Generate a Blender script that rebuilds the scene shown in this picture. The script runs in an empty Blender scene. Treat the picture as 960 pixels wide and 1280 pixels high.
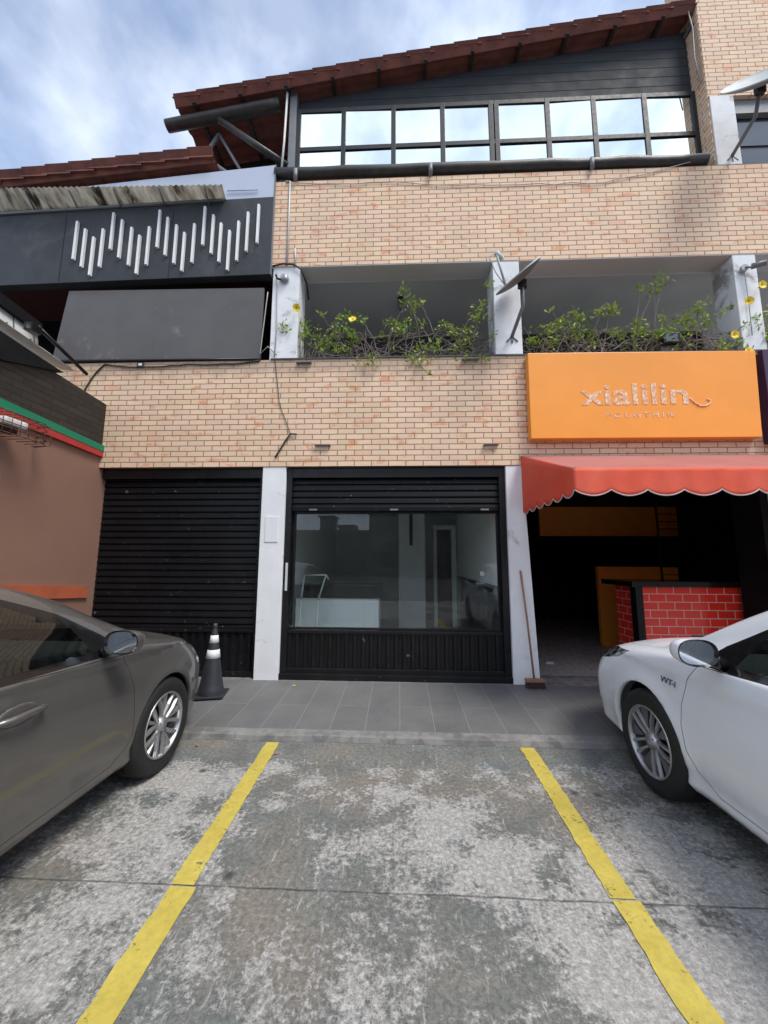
import bpy, bmesh, math, random
from mathutils import Vector, Matrix
R = math.radians
random.seed(7)
sc = bpy.context.scene
col = sc.collection

# ------------------------------------------------------------------ camera
cam_d = bpy.data.cameras.new('camera'); cam = bpy.data.objects.new('camera', cam_d); col.objects.link(cam)
cam_d.sensor_fit = 'VERTICAL'; cam_d.sensor_height = 36.0; cam_d.lens = 36.0 * 469.98 / 1280.0
cam_d.clip_start = 0.05; cam_d.clip_end = 2000
YAW, PITCH, ROLL = 0.04210528, 0.12909418, 0.00449924
f = Vector((-math.sin(YAW) * math.cos(PITCH), math.cos(YAW) * math.cos(PITCH), math.sin(PITCH)))
r = Vector((math.cos(YAW), math.sin(YAW), 0)); u = r.cross(f)
r2 = r * math.cos(ROLL) + u * math.sin(ROLL); u2 = -r * math.sin(ROLL) + u * math.cos(ROLL)
m3 = Matrix((r2, u2, -f)).transposed()
cam.matrix_world = Matrix.Translation((0, -4.49, 1.48)) @ m3.to_4x4()
sc.camera = cam
sc.render.resolution_x = 768; sc.render.resolution_y = 1024

# ------------------------------------------------------------------ world: sky with broken cloud
SUN_EL, SUN_AZ = 59.0, 132.0      # azimuth clockwise from +Y : veiled sun behind the camera, to the right
w = bpy.data.worlds.new('World'); sc.world = w; w.use_nodes = True
nt = w.node_tree; N = nt.nodes; L = nt.links; N.clear()
out = N.new('ShaderNodeOutputWorld'); bg = N.new('ShaderNodeBackground'); L.new(bg.outputs[0], out.inputs[0])
sky = N.new('ShaderNodeTexSky'); sky.sky_type = 'NISHITA'; sky.sun_disc = False
sky.sun_elevation = R(SUN_EL); sky.sun_rotation = R(SUN_AZ); sky.air_density = 1.0; sky.dust_density = 0.6; sky.ozone_density = 2.0
tc = N.new('ShaderNodeTexCoord'); mp = N.new('ShaderNodeMapping'); L.new(tc.outputs['Generated'], mp.inputs[0])
mp.inputs['Scale'].default_value = (1.15, 1, 1.3); mp.inputs['Location'].default_value = (0.3, 1.1, 0.2)
n1 = N.new('ShaderNodeTexNoise'); n1.inputs['Scale'].default_value = 2.6; n1.inputs['Detail'].default_value = 9; n1.inputs['Roughness'].default_value = 0.55
n1.inputs['Distortion'].default_value = 0.1
L.new(mp.outputs[0], n1.inputs['Vector'])
sx = N.new('ShaderNodeSeparateXYZ'); L.new(tc.outputs['Generated'], sx.inputs[0])
# more cloud in the half of the sky behind the camera
ma = N.new('ShaderNodeMath'); ma.operation = 'MULTIPLY_ADD'; L.new(sx.outputs['Y'], ma.inputs[0]); ma.inputs[1].default_value = -0.27; L.new(n1.outputs['Fac'], ma.inputs[2])
cr = N.new('ShaderNodeValToRGB'); cr.color_ramp.elements[0].position = 0.30; cr.color_ramp.elements[0].color = (.28, .28, .28, 1)
cr.color_ramp.elements[1].position = 0.70; cr.color_ramp.elements[1].color = (1, 1, 1, 1)
L.new(ma.outputs[0], cr.inputs[0])
n2 = N.new('ShaderNodeTexNoise'); n2.inputs['Scale'].default_value = 6; n2.inputs['Detail'].default_value = 6; L.new(mp.outputs[0], n2.inputs['Vector'])
cc = N.new('ShaderNodeValToRGB'); cc.color_ramp.elements[0].position = 0.38; cc.color_ramp.elements[0].color = (3.9, 4.7, 6.3, 1)
cc.color_ramp.elements[1].position = 0.62; cc.color_ramp.elements[1].color = (6.9, 7.5, 8.6, 1); L.new(n2.outputs['Fac'], cc.inputs[0])
mx = N.new('ShaderNodeMixRGB'); L.new(cr.outputs[0], mx.inputs[0]); L.new(sky.outputs[0], mx.inputs[1]); L.new(cc.outputs[0], mx.inputs[2])
L.new(mx.outputs[0], bg.inputs[0]); bg.inputs[1].default_value = 0.085

sun_d = bpy.data.lights.new('sun', 'SUN'); sun_d.energy = 1.5; sun_d.angle = R(20); sun_d.color = (1, .95, .88)
sun = bpy.data.objects.new('sun', sun_d); col.objects.link(sun)
az, el = R(SUN_AZ), R(SUN_EL)
sd = Vector((math.sin(az) * math.cos(el), math.cos(az) * math.cos(el), math.sin(el)))
sun.rotation_euler = sd.to_track_quat('Z', 'Y').to_euler()
sc.view_settings.view_transform = 'Standard'; sc.view_settings.look = 'None'
sc.view_settings.exposure = 1.2; sc.view_settings.gamma = 1; sc.view_settings.use_curve_mapping = False

# ------------------------------------------------------------------ node helpers
def newmat(name):
    m = bpy.data.materials.new(name); m.use_nodes = True
    t = m.node_tree; t.nodes.clear()
    o = t.nodes.new('ShaderNodeOutputMaterial'); p = t.nodes.new('ShaderNodeBsdfPrincipled'); t.links.new(p.outputs[0], o.inputs[0])
    return m, t, p, o
def node(t, typ, ins=None, **kw):
    n = t.nodes.new(typ)
    for k, v in kw.items(): setattr(n, k, v)
    for k, v in (ins or {}).items():
        if isinstance(v, bpy.types.NodeSocket): t.links.new(v, n.inputs[k])
        else: n.inputs[k].default_value = v
    return n
def ramp(t, fac, stops, interp='LINEAR'):
    n = t.nodes.new('ShaderNodeValToRGB'); n.color_ramp.interpolation = interp; e = n.color_ramp.elements
    while len(e) > 1: e.remove(e[-1])
    e[0].position = stops[0][0]; c = stops[0][1]; e[0].color = (c if hasattr(c, '__len__') else (c, c, c)) + ((1,) if not hasattr(c, '__len__') or len(c) == 3 else ())
    for pz, c in stops[1:]:
        q = e.new(pz); q.color = tuple(c if hasattr(c, '__len__') else (c, c, c)) + (1,)
    t.links.new(fac, n.inputs[0]); return n.outputs[0]
def mixc(t, fac, a, b, mode='MIX'):
    n = t.nodes.new('ShaderNodeMixRGB'); n.blend_type = mode
    for i, v in ((0, fac), (1, a), (2, b)):
        if isinstance(v, bpy.types.NodeSocket): t.links.new(v, n.inputs[i])
        elif i == 0: n.inputs[0].default_value = v
        else: n.inputs[i].default_value = tuple(v) + (1,)
    return n.outputs[0]
def math_(t, op, a, b=0.0, c=None):
    n = t.nodes.new('ShaderNodeMath'); n.operation = op
    for i, v in enumerate((a, b) + ((c,) if c is not None else ())):
        if isinstance(v, bpy.types.NodeSocket): t.links.new(v, n.inputs[i])
        else: n.inputs[i].default_value = v
    return n.outputs[0]
def coords(t, scale=(1, 1, 1), swiz=None):
    tcn = t.nodes.new('ShaderNodeTexCoord'); v = tcn.outputs['Object']
    if swiz:
        s = node(t, 'ShaderNodeSeparateXYZ', {0: v}); cb = t.nodes.new('ShaderNodeCombineXYZ')
        for i, ax in enumerate(swiz):
            if ax in 'XYZ': t.links.new(s.outputs[ax], cb.inputs[i])
        v = cb.outputs[0]
    mpn = t.nodes.new('ShaderNodeMapping'); t.links.new(v, mpn.inputs[0]); mpn.inputs['Scale'].default_value = scale
    return mpn.outputs[0]
def noise(t, v, s, d=4, rough=.55, dist=0):
    return node(t, 'ShaderNodeTexNoise', {'Vector': v, 'Scale': s, 'Detail': d, 'Roughness': rough, 'Distortion': dist}).outputs['Fac']
def bump(t, p, h, strength=.3, dist=.01):
    b = node(t, 'ShaderNodeBump', {'Height': h, 'Strength': strength, 'Distance': dist}); t.links.new(b.outputs[0], p.inputs['Normal'])
def simple(name, c, rough=.6, metal=0, var=.12, nscale=6, bmp=0, spec=.5, coat=0, dirt=None):
    """a plain painted or metal surface with uneven tone, and optional dirt patches"""
    m, t, p, o = newmat(name); v = coords(t)
    n = noise(t, v, nscale, 6, .6)
    lo = tuple(max(0, x * (1 - var)) for x in c); hi = tuple(x * (1 + var) for x in c)
    cl = ramp(t, n, [(.3, lo), (.7, hi)])
    if dirt:
        n3 = noise(t, v, dirt[1], 8, .65, .4); cl = mixc(t, ramp(t, n3, [(dirt[2], 0.), (dirt[2] + .1, 1.)]), cl, dirt[0])
    t.links.new(cl, p.inputs['Base Color'])
    nr = noise(t, v, nscale * 3, 4); rr = ramp(t, nr, [(.3, max(0, rough - .07)), (.7, min(1, rough + .07))]); t.links.new(rr, p.inputs['Roughness'])
    p.inputs['Metallic'].default_value = metal; p.inputs['Specular IOR Level'].default_value = spec
    p.inputs['Coat Weight'].default_value = coat; p.inputs['Coat Roughness'].default_value = .03
    if bmp: bump(t, p, noise(t, v, nscale * 8, 5), bmp, .004)
    return m

def brick_mat(name, swiz, off=(0, 0), dark=False, stain_z=None):
    m, t, p, o = newmat(name)
    v0 = coords(t, swiz=swiz)
    v = node(t, 'ShaderNodeMapping', {'Vector': v0}).outputs[0]; v.node.inputs['Location'].default_value = (off[0], off[1], 0)
    nz = node(t, 'ShaderNodeTexNoise', {'Vector': v0, 'Scale': 7.0, 'Detail': 3.0})
    wob = node(t, 'ShaderNodeVectorMath', {0: nz.outputs['Color'], 1: (.5, .5, .5)}, operation='SUBTRACT')
    wob = node(t, 'ShaderNodeVectorMath', {0: wob.outputs[0], 'Scale': .008}, operation='SCALE')
    vv = node(t, 'ShaderNodeVectorMath', {0: v, 1: wob.outputs[0]}, operation='ADD').outputs[0]
    b = node(t, 'ShaderNodeTexBrick', {'Vector': vv, 'Color1': (0, 0, 0, 1), 'Color2': (1, 1, 1, 1), 'Mortar': (.5, .5, .5, 1), 'Scale': 1.0, 'Mortar Size': .0062,
        'Mortar Smooth': .25, 'Bias': 0.0, 'Brick Width': .2115, 'Row Height': .0687}, offset=.5)
    g = 1.0
    if dark:
        c = ramp(t, b.outputs['Color'], [(0, (.016, .014, .012)), (1, (.03, .026, .022))]); mort = (.006, .006, .006)
    else:
        c = ramp(t, b.outputs['Color'], [(0, (.69, .49, .32)), (.25, (.76, .55, .37)), (.5, (.79, .56, .395)), (.75, (.72, .505, .36)), (.92, (.80, .59, .40)), (1, (.72, .43, .28))])
        # blotches of orange clay showing through the glaze, and grime
        n3 = noise(t, node(t, 'ShaderNodeMapping', {'Vector': vv, 'Scale': (1, 2.0, 1)}).outputs[0], 4.2, 4, .6, .2); c = mixc(t, ramp(t, n3, [(.575, 0.), (.65, .7)]), c, (.68, .24, .10))
        n4 = noise(t, v0, 1.6, 6, .6); c = mixc(t, ramp(t, n4, [(.42, 0.), (.70, .35)]), c, (.50, .37, .28))
        n5 = noise(t, v0, 60, 4, .6); c = mixc(t, ramp(t, n5, [(.6, 0.), (.8, .25)]), c, (.35, .25, .17))
        mort = (.26, .175, .115)
        if stain_z is not None:
            sz = node(t, 'ShaderNodeSeparateXYZ', {0: coords(t)}).outputs['Z']
            n6 = noise(t, coords(t, (3, 3, 1.2)), 1.5, 7, .65)
            k = math_(t, 'MULTIPLY_ADD', n6, -.55, stain_z + .08)
            st = math_(t, 'SUBTRACT', sz, k); st = ramp(t, st, [(0, 0.), (.16, .5)])
            c = mixc(t, st, c, (.26, .20, .155))
    c = mixc(t, ramp(t, b.outputs['Fac'], [(.0, 0.), (.9, 1.)]), c, mort)
    t.links.new(c, p.inputs['Base Color']); p.inputs['Roughness'].default_value = .8 if not dark else .45
    h = math_(t, 'MULTIPLY_ADD', noise(t, v0, 90, 4), .12, math_(t, 'SUBTRACT', 1.0, b.outputs['Fac']))
    bump(t, p, h, .7, .006)
    return m

def glass_mat(name, tint=(.9, .95, .93), refl=1.0, rough=.0, dirt=.02):
    """thin window glass: transparent, with a fresnel reflection, and a little dust"""
    m, t, p, o = newmat(name)
    t.nodes.remove(p)
    tr = node(t, 'ShaderNodeBsdfTransparent', {'Color': tuple(tint) + (1,)}); gl = node(t, 'ShaderNodeBsdfGlossy', {'Color': (1, 1, 1, 1), 'Roughness': rough})
    ge = node(t, 'ShaderNodeNewGeometry'); dt = node(t, 'ShaderNodeVectorMath', {0: ge.outputs['Incoming'], 1: ge.outputs['Normal']}, operation='DOT_PRODUCT').outputs['Value']
    pw = math_(t, 'POWER', math_(t, 'SUBTRACT', 1.0, math_(t, 'ABSOLUTE', dt)), 5.0); fac = math_(t, 'MULTIPLY', math_(t, 'MULTIPLY_ADD', pw, .9, .045), refl); fac.node.use_clamp = True
    mix = node(t, 'ShaderNodeMixShader', {0: fac, 1: tr.outputs[0], 2: gl.outputs[0]})
    df = node(t, 'ShaderNodeBsdfDiffuse', {'Color': (.5, .5, .48, 1)}); n = noise(t, coords(t), 9, 7, .7)
    mix2 = node(t, 'ShaderNodeMixShader', {0: ramp(t, n, [(.4, dirt * .3), (.75, dirt * 2)]), 1: mix.outputs[0], 2: df.outputs[0]})
    t.links.new(mix2.outputs[0], o.inputs[0]); return m

M = {}
M['brick'] = brick_mat('peach brick', 'XZ', (.03, .012))
M['brick_low'] = brick_mat('peach brick stained top', 'XZ', (.03, -.018), stain_z=3.98)
M['brick_side'] = brick_mat('peach brick return', 'YZ')
M['dark_brick'] = brick_mat('black painted brick', 'YZ', dark=True)
M['white_wall'] = simple('white painted concrete', (.74, .75, .76), .75, var=.06, nscale=3, bmp=.25, dirt=((.45, .43, .40), 3.2, .62))
M['white_col'] = simple('weathered white concrete', (.70, .71, .72), .8, var=.12, nscale=3, bmp=.3, dirt=((.30, .29, .27), 2.5, .55))
M['grey_soffit'] = simple('grey painted soffit', (.55, .55, .54), .8, var=.08, nscale=1.2)
M['ceiling_dark'] = simple('balcony ceiling paint', (.66, .66, .66), .85, var=.1, nscale=1)
M['balcony_wall'] = simple('balcony wall paint', (.74, .74, .74), .8, var=.1, nscale=1.5)
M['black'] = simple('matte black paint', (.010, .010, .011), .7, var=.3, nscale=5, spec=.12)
M['black_metal'] = simple('black painted metal', (.009, .009, .010), .34, var=.3, nscale=4, bmp=.05, dirt=((.20, .20, .21), 17, .66), spec=.3)
M['black_shutter'] = simple('black shutter paint', (.006, .006, .007), .42, var=.3, nscale=3, bmp=.08, dirt=((.22, .22, .23), 16, .65), spec=.16)
M['frame'] = simple('charcoal window frame', (.022, .024, .026), .5, var=.15, spec=.25)
M['gable'] = simple('charcoal boarding', (.030, .034, .038), .7, var=.10, nscale=2, spec=.2)
M['tile'] = simple('red clay roof tile', (.165, .050, .034), .7, var=.35, nscale=5, bmp=.3, dirt=((.07, .05, .035), 4, .60))
M['wood_dark'] = simple('dark stained log', (.03, .026, .022), .5, var=.4, nscale=9, bmp=.5)
M['wood_end'] = simple('sawn log end', (.34, .20, .08), .7, var=.35, nscale=16)
M['steel'] = simple('grey painted steel', (.16, .17, .18), .5, var=.15)
M['fascia'] = simple('dark grey sheet metal', (.019, .023, .028), .6, var=.22, nscale=1.6, bmp=.1, dirt=((.045, .046, .046), 1.3, .55))
M['fascia_light'] = simple('pale sheet metal', (.42, .46, .56), .5, var=.06, nscale=1)
M['canvas'] = simple('charcoal canvas screen', (.085, .080, .079), .6, var=.14, nscale=1.4, dirt=((.17, .16, .155), 2.2, .60))
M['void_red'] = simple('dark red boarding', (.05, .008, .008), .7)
M['white_paint'] = simple('white paint', (.72, .73, .72), .5, var=.06)
M['brown_wall'] = simple('brown plaster', (.24, .128, .088), .75, var=.05, nscale=2, bmp=.1)
M['green'] = simple('green paint', (.0, .19, .095), .45, var=.06)
M['red'] = simple('red paint', (.40, .03, .028), .45, var=.08)
M['orange_trim'] = simple('orange stained board', (.40, .10, .045), .5, var=.2, nscale=5)
M['sign_orange'] = simple('orange sign panel', (.86, .31, .035), .38, var=.07, nscale=1.2)
M['orange_wall'] = simple('orange interior wall', (.62, .21, .02), .7, var=.08)
M['purple'] = simple('purple sign panel', (.035, .012, .05), .4)
M['cap'] = simple('dark metal cap', (.05, .048, .045), .5, var=.3)
M['pvc'] = simple('grey white plastic pipe', (.55, .56, .55), .5, var=.08)
M['wire'] = simple('dark cable', (.03, .028, .026), .6)
M['wire_light'] = simple('pale cable', (.35, .34, .33), .6)
M['dish'] = simple('weathered dish paint', (.34, .37, .37), .55, var=.12, nscale=3, bmp=.05)
M['dish_back'] = simple('dish back paint', (.16, .16, .155), .6, var=.2)
M['stem'] = simple('vine bark', (.22, .18, .15), .8, var=.4, nscale=12)
M['rubber'] = simple('tyre rubber', (.012, .012, .012), .7, var=.2, bmp=.1, nscale=20)
M['rim'] = simple('silver alloy', (.42, .42, .425), .36, metal=.8, var=.06)
M['rim_grey'] = simple('grey alloy insert', (.16, .16, .17), .4, metal=.6, var=.06)
M['dark_void'] = simple('black plastic', (.008, .008, .008), .6)
M['trim_gloss'] = simple('gloss black trim', (.008, .008, .009), .15, spec=.5)
M['chrome'] = simple('chrome', (.75, .75, .75), .12, metal=1.0, var=.03)
M['mirror'] = simple('mirror glass', (.80, .85, .88), .02, metal=1.0, var=.01)
M['cone_black'] = simple('black cone rubber', (.025, .027, .034), .5, var=.15)
M['cone_white'] = simple('reflective white band', (.70, .70, .68), .45, var=.1, dirt=((.4, .4, .38), 14, .6))
M['broom_wood'] = simple('broom wood', (.30, .15, .085), .6, var=.25, nscale=12)
M['bristle'] = simple('broom bristle', (.055, .03, .025), .9, var=.3, nscale=40)
M['petal'] = simple('yellow petal', (.80, .60, .03), .5, var=.1)
M['petal_dark'] = simple('flower throat', (.45, .20, .02), .6)
M['counter_white'] = simple('white counter laminate', (.80, .84, .84), .35, var=.02)
M['counter_top'] = simple('black granite', (.010, .010, .010), .18, var=.4, nscale=60)
M['room_wall'] = simple('shop wall paint', (.80, .82, .80), .8, var=.06)
M['room_light'] = simple('shop pale wall paint', (.86, .87, .86), .8, var=.05)
M['room_floor'] = simple('shop floor tile', (.36, .36, .35), .3, var=.1)
M['seat'] = simple('dark seat fabric', (.035, .035, .037), .85)
M['silver_plastic'] = simple('silver plastic', (.35, .36, .37), .35, metal=.5)
M['glass'] = glass_mat('shop glass', (.93, .96, .95), .8, 0, .006)
M['car_glass'] = glass_mat('tinted car glass', (.42, .50, .47), 1.3, 0, .006)
M['lamp_glass'] = glass_mat('lamp cover', (.75, .78, .8), 1.6, .03, .02)

# mirror film glazing
m, t, p, o = newmat('mirror film glazing'); p.inputs['Metallic'].default_value = 1; p.inputs['Base Color'].default_value = (.84, .89, .87, 1)
p.inputs['Roughness'].default_value = .015; bump(t, p, noise(t, coords(t), 1.1, 2), .05, .03); M['mirror_glazing'] = m
# tinted glazing of the upper right window
m, t, p, o = newmat('blue grey glazing'); p.inputs['Base Color'].default_value = (.05, .065, .08, 1); p.inputs['Roughness'].default_value = .04
p.inputs['Specular IOR Level'].default_value = 1.0; M['grey_glazing'] = m
# car paints
def paint(name, c, metal, flake):
    m, t, p, o = newmat(name); v = coords(t)
    n = noise(t, v, 350, 2); cl = mixc(t, ramp(t, n, [(.35, 0.), (.75, flake)]), c, tuple(min(1, x * 1.5) for x in c))
    n2 = noise(t, v, 3, 6, .6); cl = mixc(t, ramp(t, n2, [(.45, 0.), (.9, .10)]), cl, (.25, .23, .2))
    t.links.new(cl, p.inputs['Base Color']); p.inputs['Metallic'].default_value = metal; p.inputs['Roughness'].default_value = .38
    p.inputs['Coat Weight'].default_value = .65; p.inputs['Coat Roughness'].default_value = .05; return m
M['paint_grey'] = paint('warm grey metallic car paint', (.125, .118, .110), .5, .4)
M['paint_white'] = paint('pearl white car paint', (.80, .83, .86), .0, .1)
# awning canvas
def canvas(name, c, c2):
    m, t, p, o = newmat(name); v = coords(t); n = noise(t, v, 2.2, 6, .6)
    t.links.new(ramp(t, n, [(.35, c), (.7, c2)]), p.inputs['Base Color']); p.inputs['Roughness'].default_value = .6
    p.inputs['Specular IOR Level'].default_value = .3
    trl = node(t, 'ShaderNodeBsdfTranslucent', {'Color': tuple(c) + (1,)}); mixs = node(t, 'ShaderNodeMixShader', {0: .45, 1: p.outputs[0], 2: trl.outputs[0]})
    t.links.new(mixs.outputs[0], o.inputs[0]); bump(t, p, noise(t, coords(t, (1.5, 1, .8)), 4, 3), .35, .02); return m
M['awning'] = canvas('red awning canvas', (.92, .155, .085), (.95, .23, .14))
M['awning_top'] = canvas('faded awning canvas', (.60, .24, .20), (.66, .30, .26))
M['piping'] = simple('grey piping', (.45, .36, .36), .6)
# leaves
m, t, p, o = newmat('leaf'); ob = node(t, 'ShaderNodeNewGeometry'); cl = ramp(t, ob.outputs['Random Per Island'], [(0, (.08, .13, .02)), (.5, (.22, .30, .04)), (1, (.42, .48, .10))])
t.links.new(cl, p.inputs['Base Color']); p.inputs['Roughness'].default_value = .45
trl = node(t, 'ShaderNodeBsdfTranslucent', {'Color': (.25, .40, .05, 1)}); mixs = node(t, 'ShaderNodeMixShader', {0: .3, 1: p.outputs[0], 2: trl.outputs[0]}); t.links.new(mixs.outputs[0], o.inputs[0]); M['leaf'] = m
# red subway tile
m, t, p, o = newmat('red subway tile'); v = coords(t, swiz='XZ'); v2 = node(t, 'ShaderNodeVectorMath', {0: v, 1: (.03, .022, 0)}, operation='ADD').outputs[0]
b = node(t, 'ShaderNodeTexBrick', {'Vector': v2, 'Color1': (.93, .055, .03, 1), 'Color2': (.84, .04, .022, 1), 'Mortar': (.72, .5, .46, 1), 'Scale': 1., 'Mortar Size': .005, 'Mortar Smooth': .1, 'Brick Width': .206, 'Row Height': .100}, offset=.5)
t.links.new(b.outputs['Color'], p.inputs['Base Color']); p.inputs['Roughness'].default_value = .16; bump(t, p, math_(t, 'SUBTRACT', 1., b.outputs['Fac']), .4, .004); M['red_tile'] = m
m2 = m.copy(); m2.name = 'red subway tile side'
for n in m2.node_tree.nodes:
    if n.type == 'COMBXYZ':
        sep = [k for k in m2.node_tree.nodes if k.type == 'SEPXYZ'][0]; m2.node_tree.links.new(sep.outputs['Y'], n.inputs[0])
M['red_tile_side'] = m2
# ghost lettering of the sign: flaky scars of old glue
m, t, p, o = newmat('glue scars'); v = coords(t); n = noise(t, v, 55, 4, .7)
t.links.new(ramp(t, n, [(.38, (.84, .33, .05)), (.47, (.55, .27, .15)), (.56, (.86, .66, .50))]), p.inputs['Base Color']); p.inputs['Roughness'].default_value = .6; M['scar'] = m
# corrugated translucent canopy sheet
m, t, p, o = newmat('stained translucent sheet'); v = coords(t, (1.5, .35, 1)); n = noise(t, v, 5, 6, .6, .5)
t.links.new(ramp(t, n, [(.36, (.09, .075, .055)), (.45, (.42, .39, .33)), (.6, (.62, .59, .53))]), p.inputs['Base Color']); p.inputs['Roughness'].default_value = .5
trl = node(t, 'ShaderNodeBsdfTranslucent', {'Color': (.5, .45, .36, 1)}); t.links.new(ramp(t, n, [(.36, (.08, .065, .05)), (.45, (.46, .43, .37)), (.6, (.70, .68, .62))]), trl.inputs[0])
mixs = node(t, 'ShaderNodeMixShader', {0: .5, 1: p.outputs[0], 2: trl.outputs[0]}); t.links.new(mixs.outputs[0], o.inputs[0]); M['canopy_sheet'] = m

# parking concrete
def concrete():
    m, t, p, o = newmat('worn concrete'); v = coords(t)
    warp = node(t, 'ShaderNodeTexNoise', {'Vector': v, 'Scale': 2.5, 'Detail': 5.0})
    wv = node(t, 'ShaderNodeVectorMath', {0: warp.outputs['Color'], 1: (.5, .5, .5)}, operation='SUBTRACT'); wv = node(t, 'ShaderNodeVectorMath', {0: wv.outputs[0], 'Scale': .12}, operation='SCALE')
    vw = node(t, 'ShaderNodeVectorMath', {0: v, 1: wv.outputs[0]}, operation='ADD').outputs[0]
    big = noise(t, v, .9, 3, .5)
    mid = noise(t, vw, 3.6, 10, .72)
    fine = noise(t, v, 42, 8, .78, .0)
    base = ramp(t, mid, [(.3, (.105, .112, .105)), (.5, (.152, .157, .147)), (.72, (.21, .21, .197))])
    tintn = noise(t, v, 1.7, 3); base = mixc(t, ramp(t, tintn, [(.5, 0.), (.68, .6)]), base, (.12, .15, .165))
    tint2 = noise(t, node(t, 'ShaderNodeVectorMath', {0: v, 1: (7, 3, 0)}, operation='ADD').outputs[0], 1.3, 3); base = mixc(t, ramp(t, tint2, [(.50, 0.), (.66, .55)]), base, (.23, .19, .155))
    med = noise(t, vw, 13, 9, .74, .1)
    s = math_(t, 'ADD', math_(t, 'MULTIPLY', mid, .42), math_(t, 'ADD', math_(t, 'MULTIPLY', fine, .28), math_(t, 'MULTIPLY', med, .30))); s = math_(t, 'ADD', s, math_(t, 'MULTIPLY', math_(t, 'SUBTRACT', big, .475), .5))
    # the band beside the kerb is smoother and has been re-laid
    sy = node(t, 'ShaderNodeSeparateXYZ', {0: vw}).outputs['Y']; kb = ramp(t, math_(t, 'ADD', sy, 2.0), [(.42, 0.), (.62, .16)])
    s = math_(t, 'SUBTRACT', s, kb)
    pale = ramp(t, s, [(.472, 0.), (.498, .55), (.535, 1.)])
    base = mixc(t, 1.0, base, ramp(t, fine, [(.38, (.60, .60, .60)), (.62, (1.4, 1.38, 1.32))]), 'MULTIPLY')
    flake = ramp(t, fine, [(.34, (.21, .203, .19)), (.5, (.33, .32, .302)), (.66, (.55, .535, .505))])
    c = mixc(t, pale, base, flake)
    vf = node(t, 'ShaderNodeTexNoise', {'Vector': v, 'Scale': 60.0, 'Detail': 3.0}); vf = node(t, 'ShaderNodeVectorMath', {0: vf.outputs['Color'], 'Scale': .03}, operation='SCALE'); vf = node(t, 'ShaderNodeVectorMath', {0: vw, 1: vf.outputs[0]}, operation='ADD').outputs[0]
    sp = node(t, 'ShaderNodeTexVoronoi', {'Vector': vf, 'Scale': 75.0, 'Randomness': 1.0}); spn = noise(t, v, 2.2, 3)
    spots = math_(t, 'MULTIPLY', ramp(t, sp.outputs['Distance'], [(.0, 1.), (.14, 1.), (.22, 0.)]), ramp(t, spn, [(.48, 0.), (.6, .85)]))
    c = mixc(t, spots, c, (.035, .035, .035))
    sp2 = node(t, 'ShaderNodeTexVoronoi', {'Vector': vw, 'Scale': 2.6, 'Randomness': 1.0}); c = mixc(t, ramp(t, sp2.outputs['Distance'], [(.03, .85), (.10, 0.)]), c, (.03, .03, .032))
    # scratches, dragged along the parking direction
    vs = node(t, 'ShaderNodeMapping', {'Vector': vw}).outputs[0]; vs.node.inputs['Rotation'].default_value = (0, 0, .45); vs.node.inputs['Scale'].default_value = (16, 2.4, 1)
    tyr = noise(t, node(t, 'ShaderNodeMapping', {'Vector': v, 'Scale': (5, .5, 1)}).outputs[0], 1.4, 6, .65); c = mixc(t, ramp(t, tyr, [(.56, 0.), (.72, .45)]), c, (.10, .102, .098))
    scn = noise(t, vs, 2.0, 5, .7); c = mixc(t, ramp(t, scn, [(.60, 0.), (.68, .6)]), c, (.48, .465, .44)); cgk = noise(t, vw, 1.6, 10, .75); c = mixc(t, ramp(t, math_(t, 'ABSOLUTE', math_(t, 'SUBTRACT', cgk, .5)), [(.0, .8), (.003, 0.)]), c, (.06, .06, .058)); c = mixc(t, ramp(t, noise(t, v, 90, 6, .8), [(.40, .35), (.52, 0.)]), c, (.07, .072, .07))
    # construction joint across the bays
    sepv = node(t, 'ShaderNodeSeparateXYZ', {0: v}); wob = math_(t, 'MULTIPLY_ADD', noise(t, v, 2, 6, .7), .03, -.015)
    jd = math_(t, 'ABSOLUTE', math_(t, 'ADD', math_(t, 'ADD', sepv.outputs['Y'], 2.585 + .01), wob)); jm = math_(t, 'MULTIPLY', ramp(t, jd, [(.002, 1.), (.006, 0.)]), ramp(t, noise(t, v, 14, 4, .7), [(.35, .35), (.6, .95)]))
    c = mixc(t, jm, c, (.045, .047, .047))
    t.links.new(c, p.inputs['Base Color']); p.inputs['Roughness'].default_value = .85
    h = math_(t, 'ADD', math_(t, 'MULTIPLY', fine, .5), math_(t, 'MULTIPLY', pale.node.outputs[0], .3)); h = math_(t, 'SUBTRACT', h, math_(t, 'MULTIPLY', jm, 1.5))
    bump(t, p, h, .6, .008); return m
M['concrete'] = concrete()
# yellow line paint with worn holes
m, t, p, o = newmat('yellow line paint'); v = coords(t); n = noise(t, v, 5, 8, .7); n2 = noise(t, v, 38, 5, .7)
t.links.new(mixc(t, ramp(t, n2, [(.35, .0), (.75, .5)]), ramp(t, n, [(.3, (.44, .34, .045)), (.7, (.58, .47, .09))]), (.27, .22, .07)), p.inputs['Base Color']); p.inputs['Roughness'].default_value = .75
hole = math_(t, 'ADD', math_(t, 'MULTIPLY', noise(t, v, 60, 6, .75), .6), math_(t, 'MULTIPLY', noise(t, v, 7, 4), .4)); trn = node(t, 'ShaderNodeBsdfTransparent')
mixs = node(t, 'ShaderNodeMixShader', {0: ramp(t, hole, [(.585, 0.), (.615, 1.)]), 1: p.outputs[0], 2: trn.outputs[0]}); t.links.new(mixs.outputs[0], o.inputs[0]); M['yellow'] = m
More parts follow.
